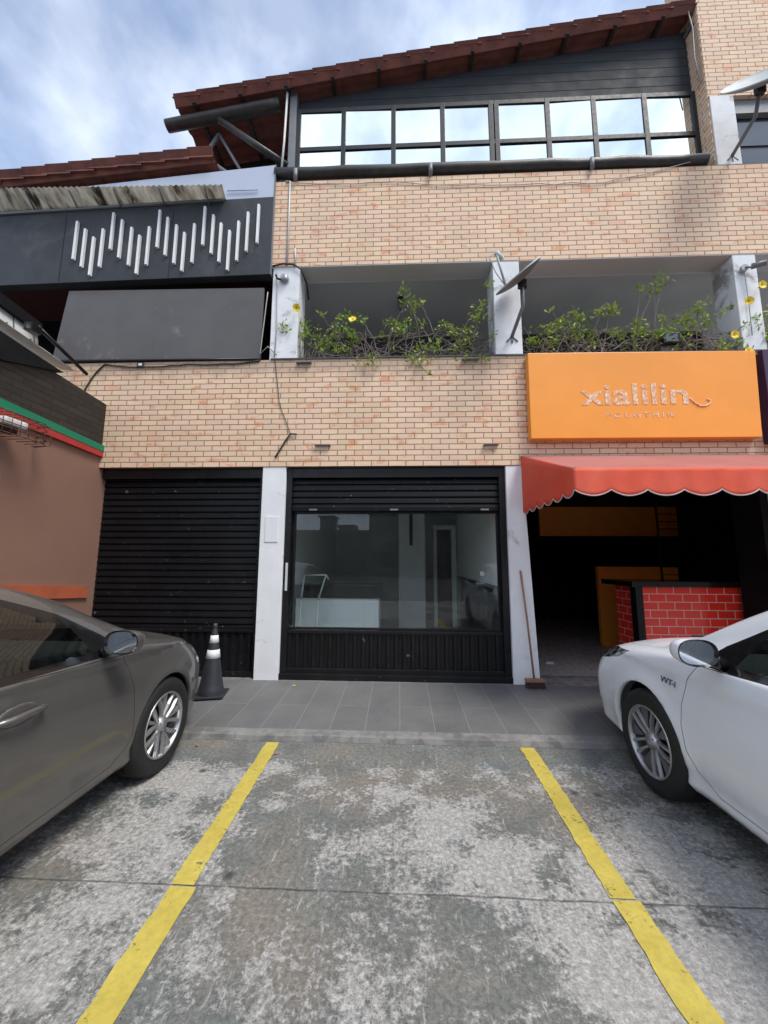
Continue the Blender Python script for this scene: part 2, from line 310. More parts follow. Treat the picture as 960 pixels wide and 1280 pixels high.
# paving slabs
m, t, p, o = newmat('dark slate paving'); v = coords(t, swiz='YX')
b = node(t, 'ShaderNodeTexBrick', {'Vector': v, 'Color1': (0, 0, 0, 1), 'Color2': (1, 1, 1, 1), 'Mortar': (.5, .5, .5, 1), 'Scale': 1., 'Mortar Size': .0035, 'Mortar Smooth': .2, 'Brick Width': 1.25, 'Row Height': .30}, offset=.5)
vd = node(t, 'ShaderNodeMapping', {'Vector': coords(t)}).outputs[0]; vd.node.inputs['Rotation'].default_value = (0, 0, .7); vd.node.inputs['Scale'].default_value = (9, 1.2, 1)
c = mixc(t, ramp(t, noise(t, coords(t), 3.5, 7, .65), [(.3, 0.), (.75, .8)]), (.095, .097, .098), (.165, .165, .16)); c = mixc(t, .25, c, ramp(t, b.outputs['Color'], [(0, (.085, .086, .088)), (1, (.18, .18, .177))]))
c = mixc(t, ramp(t, noise(t, vd, 3, 5, .7), [(.55, 0.), (.75, .35)]), c, (.17, .17, .165))
c = mixc(t, b.outputs['Fac'], c, (.21, .205, .195)); t.links.new(c, p.inputs['Base Color']); p.inputs['Roughness'].default_value = .7
bump(t, p, math_(t, 'MULTIPLY_ADD', noise(t, coords(t), 60, 5), .3, math_(t, 'SUBTRACT', 1., b.outputs['Fac'])), .4, .004); M['paving'] = m
M['kerb'] = simple('kerb concrete', (.20, .195, .185), .85, var=.25, nscale=8, bmp=.5, dirt=((.12, .12, .115), 5, .5))
M['asphalt'] = simple('asphalt', (.05, .05, .05), .9, var=.2, nscale=20, bmp=.3)
M['far_wall'] = simple('far building render', (.20, .20, .20), .85, var=.1, nscale=.5)
M['far_wall2'] = simple('far building brown render', (.12, .11, .10), .85, var=.1, nscale=.5)
M['far_glass'] = simple('far window glass', (.03, .035, .04), .1)
M['badge'] = simple('badge chrome', (.30, .31, .32), .25, metal=.8)

# ------------------------------------------------------------------ mesh helpers
class MB:
    def __init__(s): s.bm = bmesh.new(); s.mi = 0
    def poly(s, pts, mi=None):
        f_ = s.bm.faces.new([s.bm.verts.new(p_) for p_ in pts]); f_.material_index = s.mi if mi is None else mi; return f_
    def box(s, a, b, bev=0.0, mi=None):
        x0, y0, z0 = a; x1, y1, z1 = b
        V = [s.bm.verts.new(q) for q in ((x0, y0, z0), (x1, y0, z0), (x1, y1, z0), (x0, y1, z0), (x0, y0, z1), (x1, y0, z1), (x1, y1, z1), (x0, y1, z1))]
        F = [s.bm.faces.new([V[i] for i in q]) for q in ((0, 3, 2, 1), (4, 5, 6, 7), (0, 1, 5, 4), (1, 2, 6, 5), (2, 3, 7, 6), (3, 0, 4, 7))]
        for f_ in F: f_.material_index = s.mi if mi is None else mi
        if bev: bmesh.ops.bevel(s.bm, geom=list({e for f_ in F for e in f_.edges}), offset=bev, segments=2, affect='EDGES', profile=.6)
        return s
    def prism(s, pts, d, bev=0.0, mi=None):
        """extrude the polygon pts (3D, planar) by vector d"""
        d = Vector(d); A = [s.bm.verts.new(q) for q in pts]; B = [s.bm.verts.new(Vector(q) + d) for q in pts]; n = len(pts)
        F = [s.bm.faces.new(A), s.bm.faces.new(B[::-1])] + [s.bm.faces.new((A[i], B[i], B[(i + 1) % n], A[(i + 1) % n])) for i in range(n)]
        for f_ in F: f_.material_index = s.mi if mi is None else mi
        bmesh.ops.recalc_face_normals(s.bm, faces=F)
        if bev: bmesh.ops.bevel(s.bm, geom=list({e for f_ in F for e in f_.edges}), offset=bev, segments=2, affect='EDGES', profile=.6)
        return s
    def tube(s, pts, rad, seg=8, cap=True, mi=None):
        pts = [Vector(q) for q in pts]; n = len(pts); rings = []; up = Vector((0, 0, 1)); prev = None
        for i, q in enumerate(pts):
            d = (pts[min(i + 1, n - 1)] - pts[max(i - 1, 0)]).normalized()
            a = d.cross(prev if prev is not None else (up if abs(d.z) < .9 else Vector((1, 0, 0))))
            if prev is not None: a = prev - d * prev.dot(d)
            a.normalize(); prev = a; b = d.cross(a); rr = rad[i] if hasattr(rad, '__len__') else rad
            rings.append([s.bm.verts.new(q + (a * math.cos(2 * math.pi * k / seg) + b * math.sin(2 * math.pi * k / seg)) * rr) for k in range(seg)])
        F = []
        for i in range(n - 1):
            for k in range(seg): F.append(s.bm.faces.new((rings[i][k], rings[i][(k + 1) % seg], rings[i + 1][(k + 1) % seg], rings[i + 1][k])))
        if cap: F += [s.bm.faces.new(rings[0][::-1]), s.bm.faces.new(rings[-1])]
        for f_ in F: f_.material_index = s.mi if mi is None else mi; f_.smooth = len(f_.verts) == 4
        return s
    def lathe(s, prof, mat=None, seg=32, mi=None):
        """prof: (radius, height) about local Z; mat places it"""
        mat = mat or Matrix(); rings = []
        for rr, h in prof: rings.append([s.bm.verts.new(mat @ Vector((rr * math.cos(2 * math.pi * k / seg), rr * math.sin(2 * math.pi * k / seg), h))) for k in range(seg)])
        F = []
        for i in range(len(prof) - 1):
            for k in range(seg): F.append(s.bm.faces.new((rings[i][k], rings[i][(k + 1) % seg], rings[i + 1][(k + 1) % seg], rings[i + 1][k])))
        for f_ in F: f_.smooth = True; f_.material_index = s.mi if mi is None else mi
        return s
    def build(s, name, mats, parent=None, flat=False, autosmooth=None):
        me = bpy.data.meshes.new(name); s.bm.to_mesh(me); s.bm.free()
        for mm in (mats if isinstance(mats, (list, tuple)) else [mats]): me.materials.append(mm)
        o_ = bpy.data.objects.new(name, me); col.objects.link(o_)
        if parent: o_.parent = parent
        if autosmooth is not None:
            me.shade_smooth(); me.set_sharp_from_angle(angle=R(autosmooth))
        return o_
def tag(o_, label=None, cat=None, group=None, kind=None):
    if label: o_['label'] = label
    if cat: o_['category'] = cat
    if group: o_['group'] = group
    if kind: o_['kind'] = kind
    return o_
def empty(name, loc=(0, 0, 0), rz=0):
    o_ = bpy.data.objects.new(name, None); o_.empty_display_size = .2; col.objects.link(o_); o_.location = loc; o_.rotation_euler = (0, 0, rz); return o_
def B(name, a, b, mat, parent=None, bev=0.0): return MB().box(a, b, bev).build(name, mat, parent)
def copy_tree(src, parent=None):
    c = src.copy(); col.objects.link(c)
    if parent: c.parent = parent
    for ch in list(src.children): copy_tree(ch, c)
    return c

# ================================================================== SETTING
def sheet(name, x0, y0, x1, y1, z, mat):
    return tag(MB_poly(name, [(x0, y0, z), (x1, y0, z), (x1, y1, z), (x0, y1, z)], mat), kind='structure')
def MB_poly(name, pts, mat): k = MB(); k.poly(pts); return k.build(name, mat)
sheet('ground', -400, -400, 400, 400, -.02, M['asphalt'])
sheet('parking_lot', -14, -9.5, 14, .4, 0, M['concrete'])
# kerb and sloping pavement
k = MB(); n = 60
for i in range(n):
    x0 = -9 + 18 * i / n; x1 = -9 + 18 * (i + 1) / n
    def prof(x):
        w_ = .006 * math.sin(x * 7.3) + .004 * math.sin(x * 17.1)
        return [(x, -1.215 + w_, 0.002), (x, -1.20 + w_, .040), (x, -1.185 + w_, .048), (x, -1.10, .052)]
    a, b = prof(x0), prof(x1)
    for j in range(3): k.poly([a[j], b[j], b[j + 1], a[j + 1]])
bmesh.ops.remove_doubles(k.bm, verts=k.bm.verts, dist=1e-5)
tag(k.build('kerb', M['kerb']), kind='structure')
tag(MB_poly('pavement', [(-9, -1.10, .052), (9, -1.10, .052), (9, .0, .108), (-9, .0, .108)], M['paving']), kind='structure')
tag(MB_poly('pavement_threshold', [(-3.79, .0, .108), (9, .0, .108), (9, .35, .109), (-3.79, .35, .109)], M['kerb']), kind='structure')
# yellow bay lines, edges uneven
def line(name, pts, wd):
    k = MB(); n = 46; prevL = prevR = None
    for i in range(n + 1):
        s_ = i / n * (len(pts) - 1); j = min(int(s_), len(pts) - 2); fr_ = s_ - j
        x = pts[j][0] * (1 - fr_) + pts[j + 1][0] * fr_; y = pts[j][1] * (1 - fr_) + pts[j + 1][1] * fr_
        a = Vector((x - wd / 2 + random.uniform(-.006, .006), y, .004)); b = Vector((x + wd / 2 + random.uniform(-.004, .004), y, .004))
        if prevL: k.poly([prevL, prevR, b, a])
        prevL, prevR = a, b
    return tag(k.build(name, M['yellow']), kind='structure')
line('painted_line_left', [(-1.035, -1.235), (-1.0, -2.6)], .107); line('painted_line_left_near', [(-.985, -2.61), (-.96, -5.2)], .118)
line('painted_line_right', [(1.015, -1.22), (.985, -2.58)], .112); line('painted_line_right_near', [(.99, -2.59), (.98, -5.2)], .118)

# ================================================================== MAIN BUILDING
bld = empty('brick_building', (1.2, 0, .1)); tag(bld, 'two tone brick shop building with balcony, mirrored top windows and tiled roof', 'building')
def bp(name, o_): # parent to building keeping world place
    o_.parent = bld; o_.matrix_parent_inverse = Matrix.Translation((-1.2, 0, -.1)); return o_
def BB(name, a, b, mat, bev=0.0): return bp(name, B(name, a, b, mat, bev=bev))
XR = 9.0
BB('parapet', (-6.5, 0, 2.632), (XR, .16, 4.04), M['brick_low'])
BB('parapet_cap', (-1.66, -.012, 4.04), (XR, .18, 4.058), M['cap'])
BB('lintel', (-3.75, .161, 2.55), (XR, .45, 2.9), M['black'])
BB('balcony_floor', (-6.5, .165, 2.95), (XR, 5.0, 3.1), M['balcony_wall'])
k = MB(); k.box((-1.70, 0, 5.365), (XR, .285, 6.655)); ub = bp('u', k.build('spandrel_wall', M['brick']))
BB('soffit', (-1.70, .004, 5.352), (XR, .285, 5.363), M['grey_soffit'])
BB('balcony_ceiling', (-1.72, .286, 5.62), (XR, 3.0, 5.7), M['ceiling_dark'])
BB('beam_face', (-1.70, .287, 5.352), (XR, .31, 5.62), M['ceiling_dark'])
BB('balcony_back_wall', (-1.70, 2.2, 3.1), (XR, 2.3, 5.62), M['balcony_wall'])
BB('balcony_side_wall', (-1.76, .30, 3.1), (-1.70, 2.2, 5.62), M['balcony_wall'])
# dark sliding doors at the back of the balcony
for a, b in ((-.55, 1.0), (1.9, 4.1), (4.9, 7.0)):
    w_ = BB('balcony_door', (a, 2.12, 3.1), (b, 2.19, 5.05), M['trim_gloss'], .004)
for a, b in ((-.98, 1.0), (1.56, 4.1)): BB('balcony_screen', (a, .42, 3.1), (b, .44, 4.59), M['black'])
for a, b, dep in ((-1.682, -1.325, .33), (1.212, 1.55, .33), (4.22, 4.50, .33)): BB('column', (a, .006, 4.04), (b, dep, 5.352), M['white_col'], .008)
BB('corner_column', (4.182, -.004, 6.656), (4.49, .2, 7.715), M['white_col'], .006)
# tower wall above
k = MB(); k.box((4.165, 0, 7.718), (XR, .3, 11.5)); k.box((4.168, .02, 6.656), (4.18, 3.0, 7.717)); tw = bp('t', k.build('tower_wall', M['brick']))
k = MB(); k.box((4.155, .004, 6.656), (4.164, .5, 11.5)); bp('t', k.build('tower_return', M['brick_side']))
# tower window, right edge of frame
w_ = BB('tower_window', (4.50, .12, 6.656), (7.0, .16, 7.70), M['frame'])
g1 = B('pane', (4.53, .108, 6.68), (5.9, .119, 7.0), M['grey_glazing']); g2 = B('pane', (4.53, .108, 7.06), (5.9, .119, 7.45), M['grey_glazing'])
g3 = B('head_panel', (4.50, .05, 7.50), (7.0, .119, 7.717), M['steel'])
for g in (g1, g2, g3): g.parent = w_
# gallery glazing: frame and 16 mirrored panes
wn = BB('gallery_window', (-1.50, .225, 6.60), (4.16, .26, 8.07), M['frame'])
fr = MB(); xs = [-1.47, -.81, -.085, .62, 1.31, 1.39, 2.107, 2.752, 3.455, 4.13]
for i, x in enumerate(xs): fr.box((x - .033, .17, 6.60), (x + .033, .215, 8.06), .004)
for z in (7.38, 8.03, 6.62): fr.box((-1.50, .174, z - .034), (4.158, .214, z + .034), .004)
f_o = fr.build('mullion', M['frame'], wn)
for i in range(9):
    if i == 4: continue
    for z0, z1 in ((6.66, 7.32), (7.40, 7.99)):
        tx = random.uniform(-.004, .004); tz = random.uniform(-.005, .005)
        k = MB(); x0, x1 = xs[i] + .034, xs[i + 1] - .034
        k.prism([(x0, .188 - tx, z0), (x1, .188 + tx, z0), (x1, .188 + tx + tz, z1), (x0, .188 - tx + tz, z1)], (0, .006, 0)); k.build('pane', M['mirror_glazing'], wn)
# gable boarding above the glazing
k = MB(); k.prism([(-1.56, .22, 8.065), (4.16, .22, 8.065), (4.16, .22, 9.14), (-1.56, .22, 8.23)], (0, .08, 0))
for i in range(1, 7):
    z = 8.08 + i * .155; x0 = max(-1.5, -1.56 + (z - 8.22) / .159); k.box((x0, .217, z), (4.155, .221, z + .003))
bp('g', k.build('gable_boarding', M['gable']))
BB('corner_post', (-1.60, .14, 6.66), (-1.50, .26, 8.40), M['steel'], .004)
# --- tiled roof with stepped courses
def tiled_roof(name, x0, z0, slope, length, yf, yb, tile_len=.335, pitch=.235, thick=.018):
    k = MB(); n = int(length / tile_len); ny = max(4, int((yb - yf) / pitch * 6))
    for i in range(n + 1):
        xa = x0 + i * tile_len; xb = xa + tile_len * 1.22; 
        rows = []
        for x, lift in ((xa, .032), (xb, .0)):
            row = []
            for j in range(ny + 1):
                y = yf + (yb - yf) * j / ny; ph = ((y - yf) / pitch) % 1.0
                prof_ = .035 * math.sin(math.pi * ph / .62) if ph < .62 else -.012 * math.sin(math.pi * (ph - .62) / .38)
                row.append((x, y, z0 + (x - x0) * slope + lift + prof_))
            rows.append(row)
        jit = random.uniform(-.006, .006)
        T = [[k.bm.verts.new((q[0], q[1], q[2] + jit)) for q in row] for row in rows]; U = [[k.bm.verts.new((q[0], q[1], q[2] + jit - thick)) for q in row] for row in rows]
        for j in range(ny):
            for q in ((T[0][j], T[1][j], T[1][j + 1], T[0][j + 1]), (U[0][j], U[0][j + 1], U[1][j + 1], U[1][j]), (T[0][j], T[0][j + 1], U[0][j + 1], U[0][j])): k.bm.faces.new(q).smooth = False
        for q in ((T[0][0], U[0][0], U[1][0], T[1][0]),): k.bm.faces.new(q)
    return k
RS = .159
k = tiled_roof('roof', -3.27, 8.07, RS, 7.35, -.02, 5.2); rf = bp('r', k.build('roof', M['tile']))
# verge tiles: a hanging row of flat clay tiles along the front edge
k = MB()
for i in range(22):
    xa = -3.25 + i * .335; xb = xa + .35; za = 8.115 + (xa + 3.25) * RS; zb = za + .35 * RS - .024
    k.prism([(xa, -.045, za), (xb, -.045, zb), (xb, .045, zb - .10), (xa, .045, za - .12)], (0, .02, .006), .003)
v_ = k.build('verge_tiles', M['tile'], rf)
# battens under the tiles and sloping rafters
k = MB()
for i in range(11): 
    x = -3.0 + i * .67; z = 8.07 + (x + 3.27) * RS; k.box((x, .02, z - .075), (x + .05, 5.1, z - .025))
k.build('batten', M['wood_dark'], rf)
k = MB()
for y in (.9, 2.4, 4.0): k.prism([(-3.2, y, 7.98), (4.1, y, 7.98 + 7.3 * RS), (4.1, y, 7.86 + 7.3 * RS), (-3.2, y, 7.86)], (0, .08, 0))
k.build('rafter', M['wood_dark'], rf)
# round log carrying the eave
k = MB(); pts = [(-3.44 + i * .28, .17, 7.865 + i * .28 * .171) for i in range(7)]
k.tube(pts, [.080, .081, .083, .083, .084, .084, .085], 14); k.build('eave_log', M['wood_dark'], rf)
k = MB(); k.tube([(-3.452, .17, 7.864), (-3.442, .17, 7.866)], .078, 14); k.build('log_end', M['wood_end'], rf)
for x, z, rr in ((-1.595, 8.38, .068), (4.19, 9.06, .075)):
    k = MB(); k.tube([(x, .06, z), (x, 1.2, z)], rr, 14); pg = k.build('purlin', M['wood_dark'], rf)
    k = MB(); k.tube([(x, .05, z), (x, .0599, z)], rr * .95, 14); k.build('log_end', M['wood_end'], pg)
k = MB(); k.tube([(-2.66, .17, 7.93), (-1.6, .17, 7.10)], .045, 10); k.build('brace', M['wood_dark'], rf)
k = MB(); k.tube([(-3.05, .3, 7.25), (-2.72, .3, 7.86)], .028, 6); k.tube([(-3.0, .32, 7.55), (-2.25, .32, 6.95)], .03, 6)
k.tube([(-2.72, .3, 7.86), (-2.2, .32, 6.95)], .022, 6); k.build('steel_strut', M['steel'], rf)
k = MB(); k.prism([(-2.95, .6, 7.2), (-1.7, .6, 7.2), (-1.7, .6, 8.2), (-2.8, .6, 8.0)], (0, .04, 0)); 
# log rail in front of the glazing
k = MB(); pts = [(-1.72 + i * .34, .03 + .004 * math.sin(i * 1.7), 6.80 + .006 * math.sin(i * 2.3 + 1) - i * .0025) for i in range(18)]
k.tube(pts, [.078 + .004 * math.sin(i * 1.9) for i in range(18)], 12); lr = bp('l', k.build('log_rail', M['wood_dark']))
for x in (-1.42, .42, 2.55): k = MB(); k.tube([(x, -.035, 6.64), (x, -.04, 6.79)], .028, 8); k.build('rail_support', M['steel'], lr)
# pillars of the ground floor
BB('pillar', (-1.697, .008, .10), (-1.408, .40, 2.631), M['white_wall'], .005)
k = MB(); k.prism([(1.28, .008, .10), (1.578, .008, .10), (1.478, .008, 2.631), (1.28, .008, 2.631)], (0, .36, 0), .005); bp('p', k.build('pillar', M['white_wall']))
BB('pillar', (4.30, .008, .10), (4.62, .40, 2.631), M['white_wall'], .005); BB('cafe_frame', (4.21, .03, .11), (4.297, .42, 2.54), M['black'])
BB('neighbour_front_wall', (4.621, .12, .10), (XR, .3, 2.631), M['black_metal'])
# conduit bracket panel, faint paper outline on the left pillar
BB('pillar_plate', (-1.635, .0, 1.70), (-1.475, .0075, 2.01), M['white_wall'], .002)

# --- roller shutters
def slats(k, x0, x1, z0, z1, y, h=.075):
    z = z1
    while z > z0 + 1e-4:
        zb = max(z - h, z0); mid_ = (z + zb) / 2
        pr = [(y + .006, z), (y - .006, z - h * .06), (y - .013, z - h * .35), (y - .020, z - h * .72), (y - .022, zb + h * .12), (y - .016, zb + h * .04), (y + .006, zb + h * .03), (y + .006, zb)]
        for a, b in zip(pr[:-1], pr[1:]): f_ = k.poly([(x0, a[0], a[1]), (x1, a[0], a[1]), (x1, b[0], b[1]), (x0, b[0], b[1])]); f_.smooth = False
        z -= h
def SP(o_, e): o_.parent = e; o_.matrix_parent_inverse = Matrix.Translation(e.location).inverted(); return o_
sh = empty('roller_shutter', (-2.75, .12, .1)); tag(sh, 'fully closed black roller shutter')
k = MB(); slats(k, -3.79, -1.74, .66, 2.56, .13, .0805); SP(k.build('slat_curtain', M['black_shutter']), sh)
k = MB(); k.box((-3.79, .06, 2.50), (-1.70, .2, 2.62), .004); SP(k.build('head_box', M['black_metal']), sh)
k = MB(); k.box((-1.742, .06, .12), (-1.70, .16, 2.50), .003); SP(k.build('guide_rail', M['black_metal']), sh)
def ribbed(x0, x1, z0, z1, y, step=.098):
    k = MB(); x = x0
    while x < x1 - .01:
        a = min(x + step * .55, x1); b = min(x + step, x1)
        for p0, p1 in (((x, y), (x + .008, y - .022)), ((x + .008, y - .022), (a - .008, y - .022)), ((a - .008, y - .022), (a, y)), ((a, y), (b, y))): k.poly([(p0[0], p0[1], z0), (p1[0], p1[1], z0), (p1[0], p1[1], z1), (p0[0], p0[1], z1)])
        x += step
    k.box((x0, y - .035, z1), (x1, y + .02, z1 + .035), .004); k.box((x0, y - .045, z0 - .05), (x1, y + .02, z0 + .005), .005); return k
SP(ribbed(-3.79, -1.70, .17, .62, .12).build('base_panel', M['black_metal']), sh)

sf = empty('shop_front', (-.07, .12, .1)); tag(sf, 'black framed glazed front with half raised shutter')
k = MB(); k.box((-1.407, .05, .12), (-1.335, .22, 2.62), .004); k.box((1.205, .05, .12), (1.279, .22, 2.62), .004); k.box((-1.335, .05, 2.50), (1.205, .24, 2.62), .004); SP(k.build('frame', M['black_metal']), sf)
k = MB(); slats(k, -1.335, 1.205, 2.12, 2.50, .11, .0805); k.box((-1.335, .085, 2.085), (1.205, .13, 2.12), .004); ro = SP(k.build('raised_shutter', M['black_shutter']), sf)
for a in (-.12, -1.12, .98): SP(B('catch', (a, .070, 2.092), (a + .1, .0845, 2.112), M['steel'], bev=.003), sf)
for a, b in ((-1.335, -.475), (-.472, .385), (.388, 1.205)): SP(B('glass_pane', (a, .16, .66), (b, .168, 2.09), M['glass']), sf)
k = MB(); k.box((-1.335, .135, 2.06), (1.205, .19, 2.10), .003); k.box((-1.335, .14, .655), (1.205, .19, .68), .003)
k.box((-1.325, .14, .70), (-1.30, .19, 2.06), .003); k.box((1.18, .14, .68), (1.204, .19, 2.06), .003); SP(k.build('glazing_bar', M['black_metal']), sf)
k = MB(); k.box((-1.375, .03, 1.12), (-1.35, .05, 1.45), .003); SP(k.build('latch', M['pvc']), sf)
k = MB(); k.tube([(.985, .10, 1.33), (.985, .155, 1.33)], .03, 12); SP(k.build('door_lock', M['silver_plastic']), sf)
SP(ribbed(-1.34, 1.21, .22, .62, .12).build('base_panel', M['black_metal']), sf)
k = MB(); k.box((-1.41, .02, .108), (1.285, .2, .175), .006); SP(k.build('threshold', M['black_metal']), sf)

for o_ in (sh, sf): bp('x', o_)
# --- shop interior
k = MB(); X0, X1, Y1, Z0, Z1 = -1.55, 1.42, 4.6, .115, 2.55
k.poly([(X0, .2, Z0), (X1, .2, Z0), (X1, Y1, Z0), (X0, Y1, Z0)]); fl = bp('f', k.build('shop_floor', M['room_floor']))
k = MB()
k.poly([(X0, .2, Z1), (X0, Y1, Z1), (X1, Y1, Z1), (X1, .2, Z1)]); k.poly([(X0, .2, Z0), (X0, Y1, Z0), (X0, Y1, Z1), (X0, .2, Z1)])
k.poly([(X1, .2, Z0), (X1, .2, Z1), (X1, Y1, Z1), (X1, Y1, Z0)]); k.poly([(X0, Y1, Z0), (X1, Y1, Z0), (X1, Y1, Z1), (X0, Y1, Z1)]); bp('w', k.build('shop_room_wall', M['room_wall']))
BB('shop_column', (-.02, 3.0, .116), (.50, 3.3, 2.549), M['room_light'], .005)
BB('shop_partition', (1.22, .25, 1.17), (1.41, 3.6, 2.54), M['room_light'], .004)
BB('shop_partition_base', (1.19, .25, .116), (1.41, 3.6, 1.165), M['counter_top'], .004)
dr = empty('interior_door'); dr.location = (.9, 3.6, .116)
k = MB(); k.box((.72, 3.6, .12), (.79, 3.7, 2.15), .004); k.box((1.10, 3.6, .12), (1.20, 3.7, 2.15), .004); k.box((.72, 3.59, 2.15), (1.20, 3.7, 2.24), .004); SP(k.build('frame', M['room_light']), dr)
SP(B('leaf', (.79, 3.65, .12), (1.10, 3.68, 2.15), M['black'], bev=.004), dr); bp('x', dr)
ct = empty('reception_counter', (-.9, 1.0, .116)); tag(ct, 'white shop counter with thick black top behind the glass', 'counter')
SP(B('front_panel', (-1.50, 1.0, .117), (-.30, 1.5, .945), M['counter_white'], bev=.004), ct); SP(B('top', (-1.52, .96, .95), (-.27, 1.55, 1.13), M['counter_top'], bev=.006), ct)
k = MB(); k.tube([(.2, 2.2, 2.54), (.2, 2.2, 1.75)], .03, 10); k.tube([(-.05, 2.2, 2.46), (.2, 2.2, 2.46)], .012, 8)
tag(k.build('hanging_pipe', M['black']), 'black pipe hanging from the ceiling inside the glazed shop', 'pipe')
k = MB(); k.tube([(-1.32, .75, 1.28), (-1.02, .75, 1.28), (-.98, .75, 1.22)], .012, 8); k.tube([(-1.02, .75, 1.28), (-1.12, .75, .945)], .012, 8); k.tube([(-1.32, .75, 1.28), (-1.36, .75, .945)], .012, 8)
k.tube([(-1.12, .75, .945), (-1.15, .75, .12)], .012, 8); k.tube([(-1.36, .75, .945), (-1.38, .75, .12)], .012, 8)
tag(k.build('metal_rack', M['pvc']), 'white tubular rack standing before the shop counter', 'rack')

# --- cafe interior on the right
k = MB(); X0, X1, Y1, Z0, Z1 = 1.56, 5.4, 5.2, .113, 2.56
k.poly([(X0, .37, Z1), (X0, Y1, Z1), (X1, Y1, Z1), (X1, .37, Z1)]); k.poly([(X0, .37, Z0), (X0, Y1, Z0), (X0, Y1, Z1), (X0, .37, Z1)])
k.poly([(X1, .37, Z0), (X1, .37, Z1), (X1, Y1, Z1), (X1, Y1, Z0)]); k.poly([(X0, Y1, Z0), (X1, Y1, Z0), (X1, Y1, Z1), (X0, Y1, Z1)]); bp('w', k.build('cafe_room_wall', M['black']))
k = MB(); k.poly([(X0, .35, Z0), (X1, .35, Z0), (X1, Y1, Z0), (X0, Y1, Z0)]); bp('f', k.build('cafe_floor', M['room_floor']))
BB('cafe_orange_band', (2.75, 3.0, 1.98), (5.38, 3.1, 2.55), M['orange_wall'])
BB('cafe_orange_wall', (3.30, 2.0, .114), (4.6, 2.08, 1.40), M['orange_wall'], .003)
cc_ = empty('cafe_counter', (3.7, .5, .113)); tag(cc_, 'cafe counter faced with glossy red brick tiles under a black top', 'counter')
SP(B('tile_front', (3.08, .52, .114), (4.47, .60, 1.165), M['red_tile']), cc_)
SP(B('tile_side', (3.10, .605, .114), (3.16, 1.15, 1.165), M['red_tile_side']), cc_)
k = MB(); k.box((2.99, .50, .114), (3.078, .62, 1.165), .003); SP(k.build('corner_post', M['black_metal']), cc_)
k = MB(); k.box((2.93, .46, 1.168), (4.52, 1.2, 1.235), .004); SP(k.build('top', M['counter_top']), cc_)
# black lattice gate folded at the right
gt = empty('lattice_gate', (4.25, .5, .113)); tag(gt, 'black metal lattice gate folded open behind the red tiled counter', 'gate')
k = MB()
for i in range(20): k.box((3.95, 1.40, .25 + i * .115), (4.95, 1.412, .262 + i * .115))
SP(k.build('bars', M['black_metal']), gt); k = MB(); k.box((3.92, 1.38, .114), (3.94, 1.41, 2.5), .003); k.box((4.96, 1.37, .114), (5.0, 1.42, 2.5), .003); SP(k.build('frame', M['black_metal']), gt)
k = MB(); k.prism([(2.72, 2.0, 2.1), (2.9, 2.0, 2.1), (2.9, 2.0, 2.14), (2.72, 2.0, 2.14)], (0, .3, 0)); SP(k.build('bracket', M['steel']), gt) if False else k.bm.free()
bt = MB(); bt.lathe([(.0, 0), (.038, 0), (.038, .13), (.014, .19), (.014, .24), (.0, .24)], Matrix.Translation((3.62, .47, .114)), 16)
bt.bm.free()
pp = MB(); pp.poly([(1.95, .85, .118), (2.06, .83, .118), (2.08, .90, .120), (2.0, .93, .130)]); pp.poly([(2.0, .93, .130), (2.08, .90, .120), (2.10, .96, .119)])
tag(pp.build('crumpled_paper', M['white_paint']), 'scrap of white paper lying on the dark cafe floor', 'paper scrap')

# ================================================================== AWNING
aw = empty('awning', (3.0, 0, 2.05)); tag(aw, 'red canvas awning with scalloped valance over the open cafe', 'awning')
WX0, WX1, YW, YF = 1.46, 5.6, -.01, -1.33; ZT, ZF, ZV = 2.745, 2.262, 2.075
k = MB(); ny, nx = 10, 30
G = [[k.bm.verts.new((WX0 + (WX1 - WX0) * i / nx, YW + (YF - YW) * j / ny, ZT + (ZF - ZT) * j / ny - .02 * math.sin(math.pi * j / ny) - .005 * math.sin(i * .9) * math.sin(math.pi * j / ny))) for i in range(nx + 1)] for j in range(ny + 1)]
for j in range(ny):
    for i in range(nx): k.bm.faces.new((G[j][i], G[j + 1][i], G[j + 1][i + 1], G[j][i + 1])).smooth = True
o_ = k.build('canopy_cloth', M['awning_top']); md = o_.modifiers.new('thickness', 'SOLIDIFY'); md.thickness = .004; SP(o_, aw)
def scallops(n_sc, zt_fn, p_fn, zlow, dep):
    k = MB(); nn = n_sc * 12; rows = 7; G = []
    for i in range(nn + 1):
        t_ = i / nn; ph = (t_ * n_sc) % 1.0; zb_ = zlow - dep * math.sin(math.pi * ph) ** .8 if 0 < ph < 1 else zlow
        x, y = p_fn(t_); wv = .012 * math.sin(t_ * 40) ; G.append([k.bm.verts.new((x[0] if hasattr(x, '__len__') else x, y, zt_fn(t_) + (zb_ - zt_fn(t_)) * j / rows)) for j in range(rows + 1)])
    for i in range(nn):
        for j in range(rows): k.bm.faces.new((G[i][j], G[i][j + 1], G[i + 1][j + 1], G[i + 1][j])).smooth = True
    edge = [v.co.copy() for v in [g[-1] for g in G]]
    return k, edge
k, eg = scallops(14, lambda t_: ZF, lambda t_: (WX0 + (WX1 - WX0) * t_, YF - .006 - .008 * math.sin(t_ * 60) ** 2), ZV, .05)
o_ = k.build('valance', M['awning']); o_.modifiers.new('thickness', 'SOLIDIFY').thickness = .004; SP(o_, aw)
k = MB(); k.tube(eg, .0055, 6); SP(k.build('piping', M['piping']), aw)
k, eg = scallops(6, lambda t_: ZT + (ZF - ZT) * t_, lambda t_: (WX0, YW + (YF - YW) * t_), ZV, .05)
o_ = k.build('side_cheek', M['awning']); o_.modifiers.new('thickness', 'SOLIDIFY').thickness = .004; SP(o_, aw)
k = MB(); k.tube(eg, .0055, 6); SP(k.build('piping', M['piping']), aw)
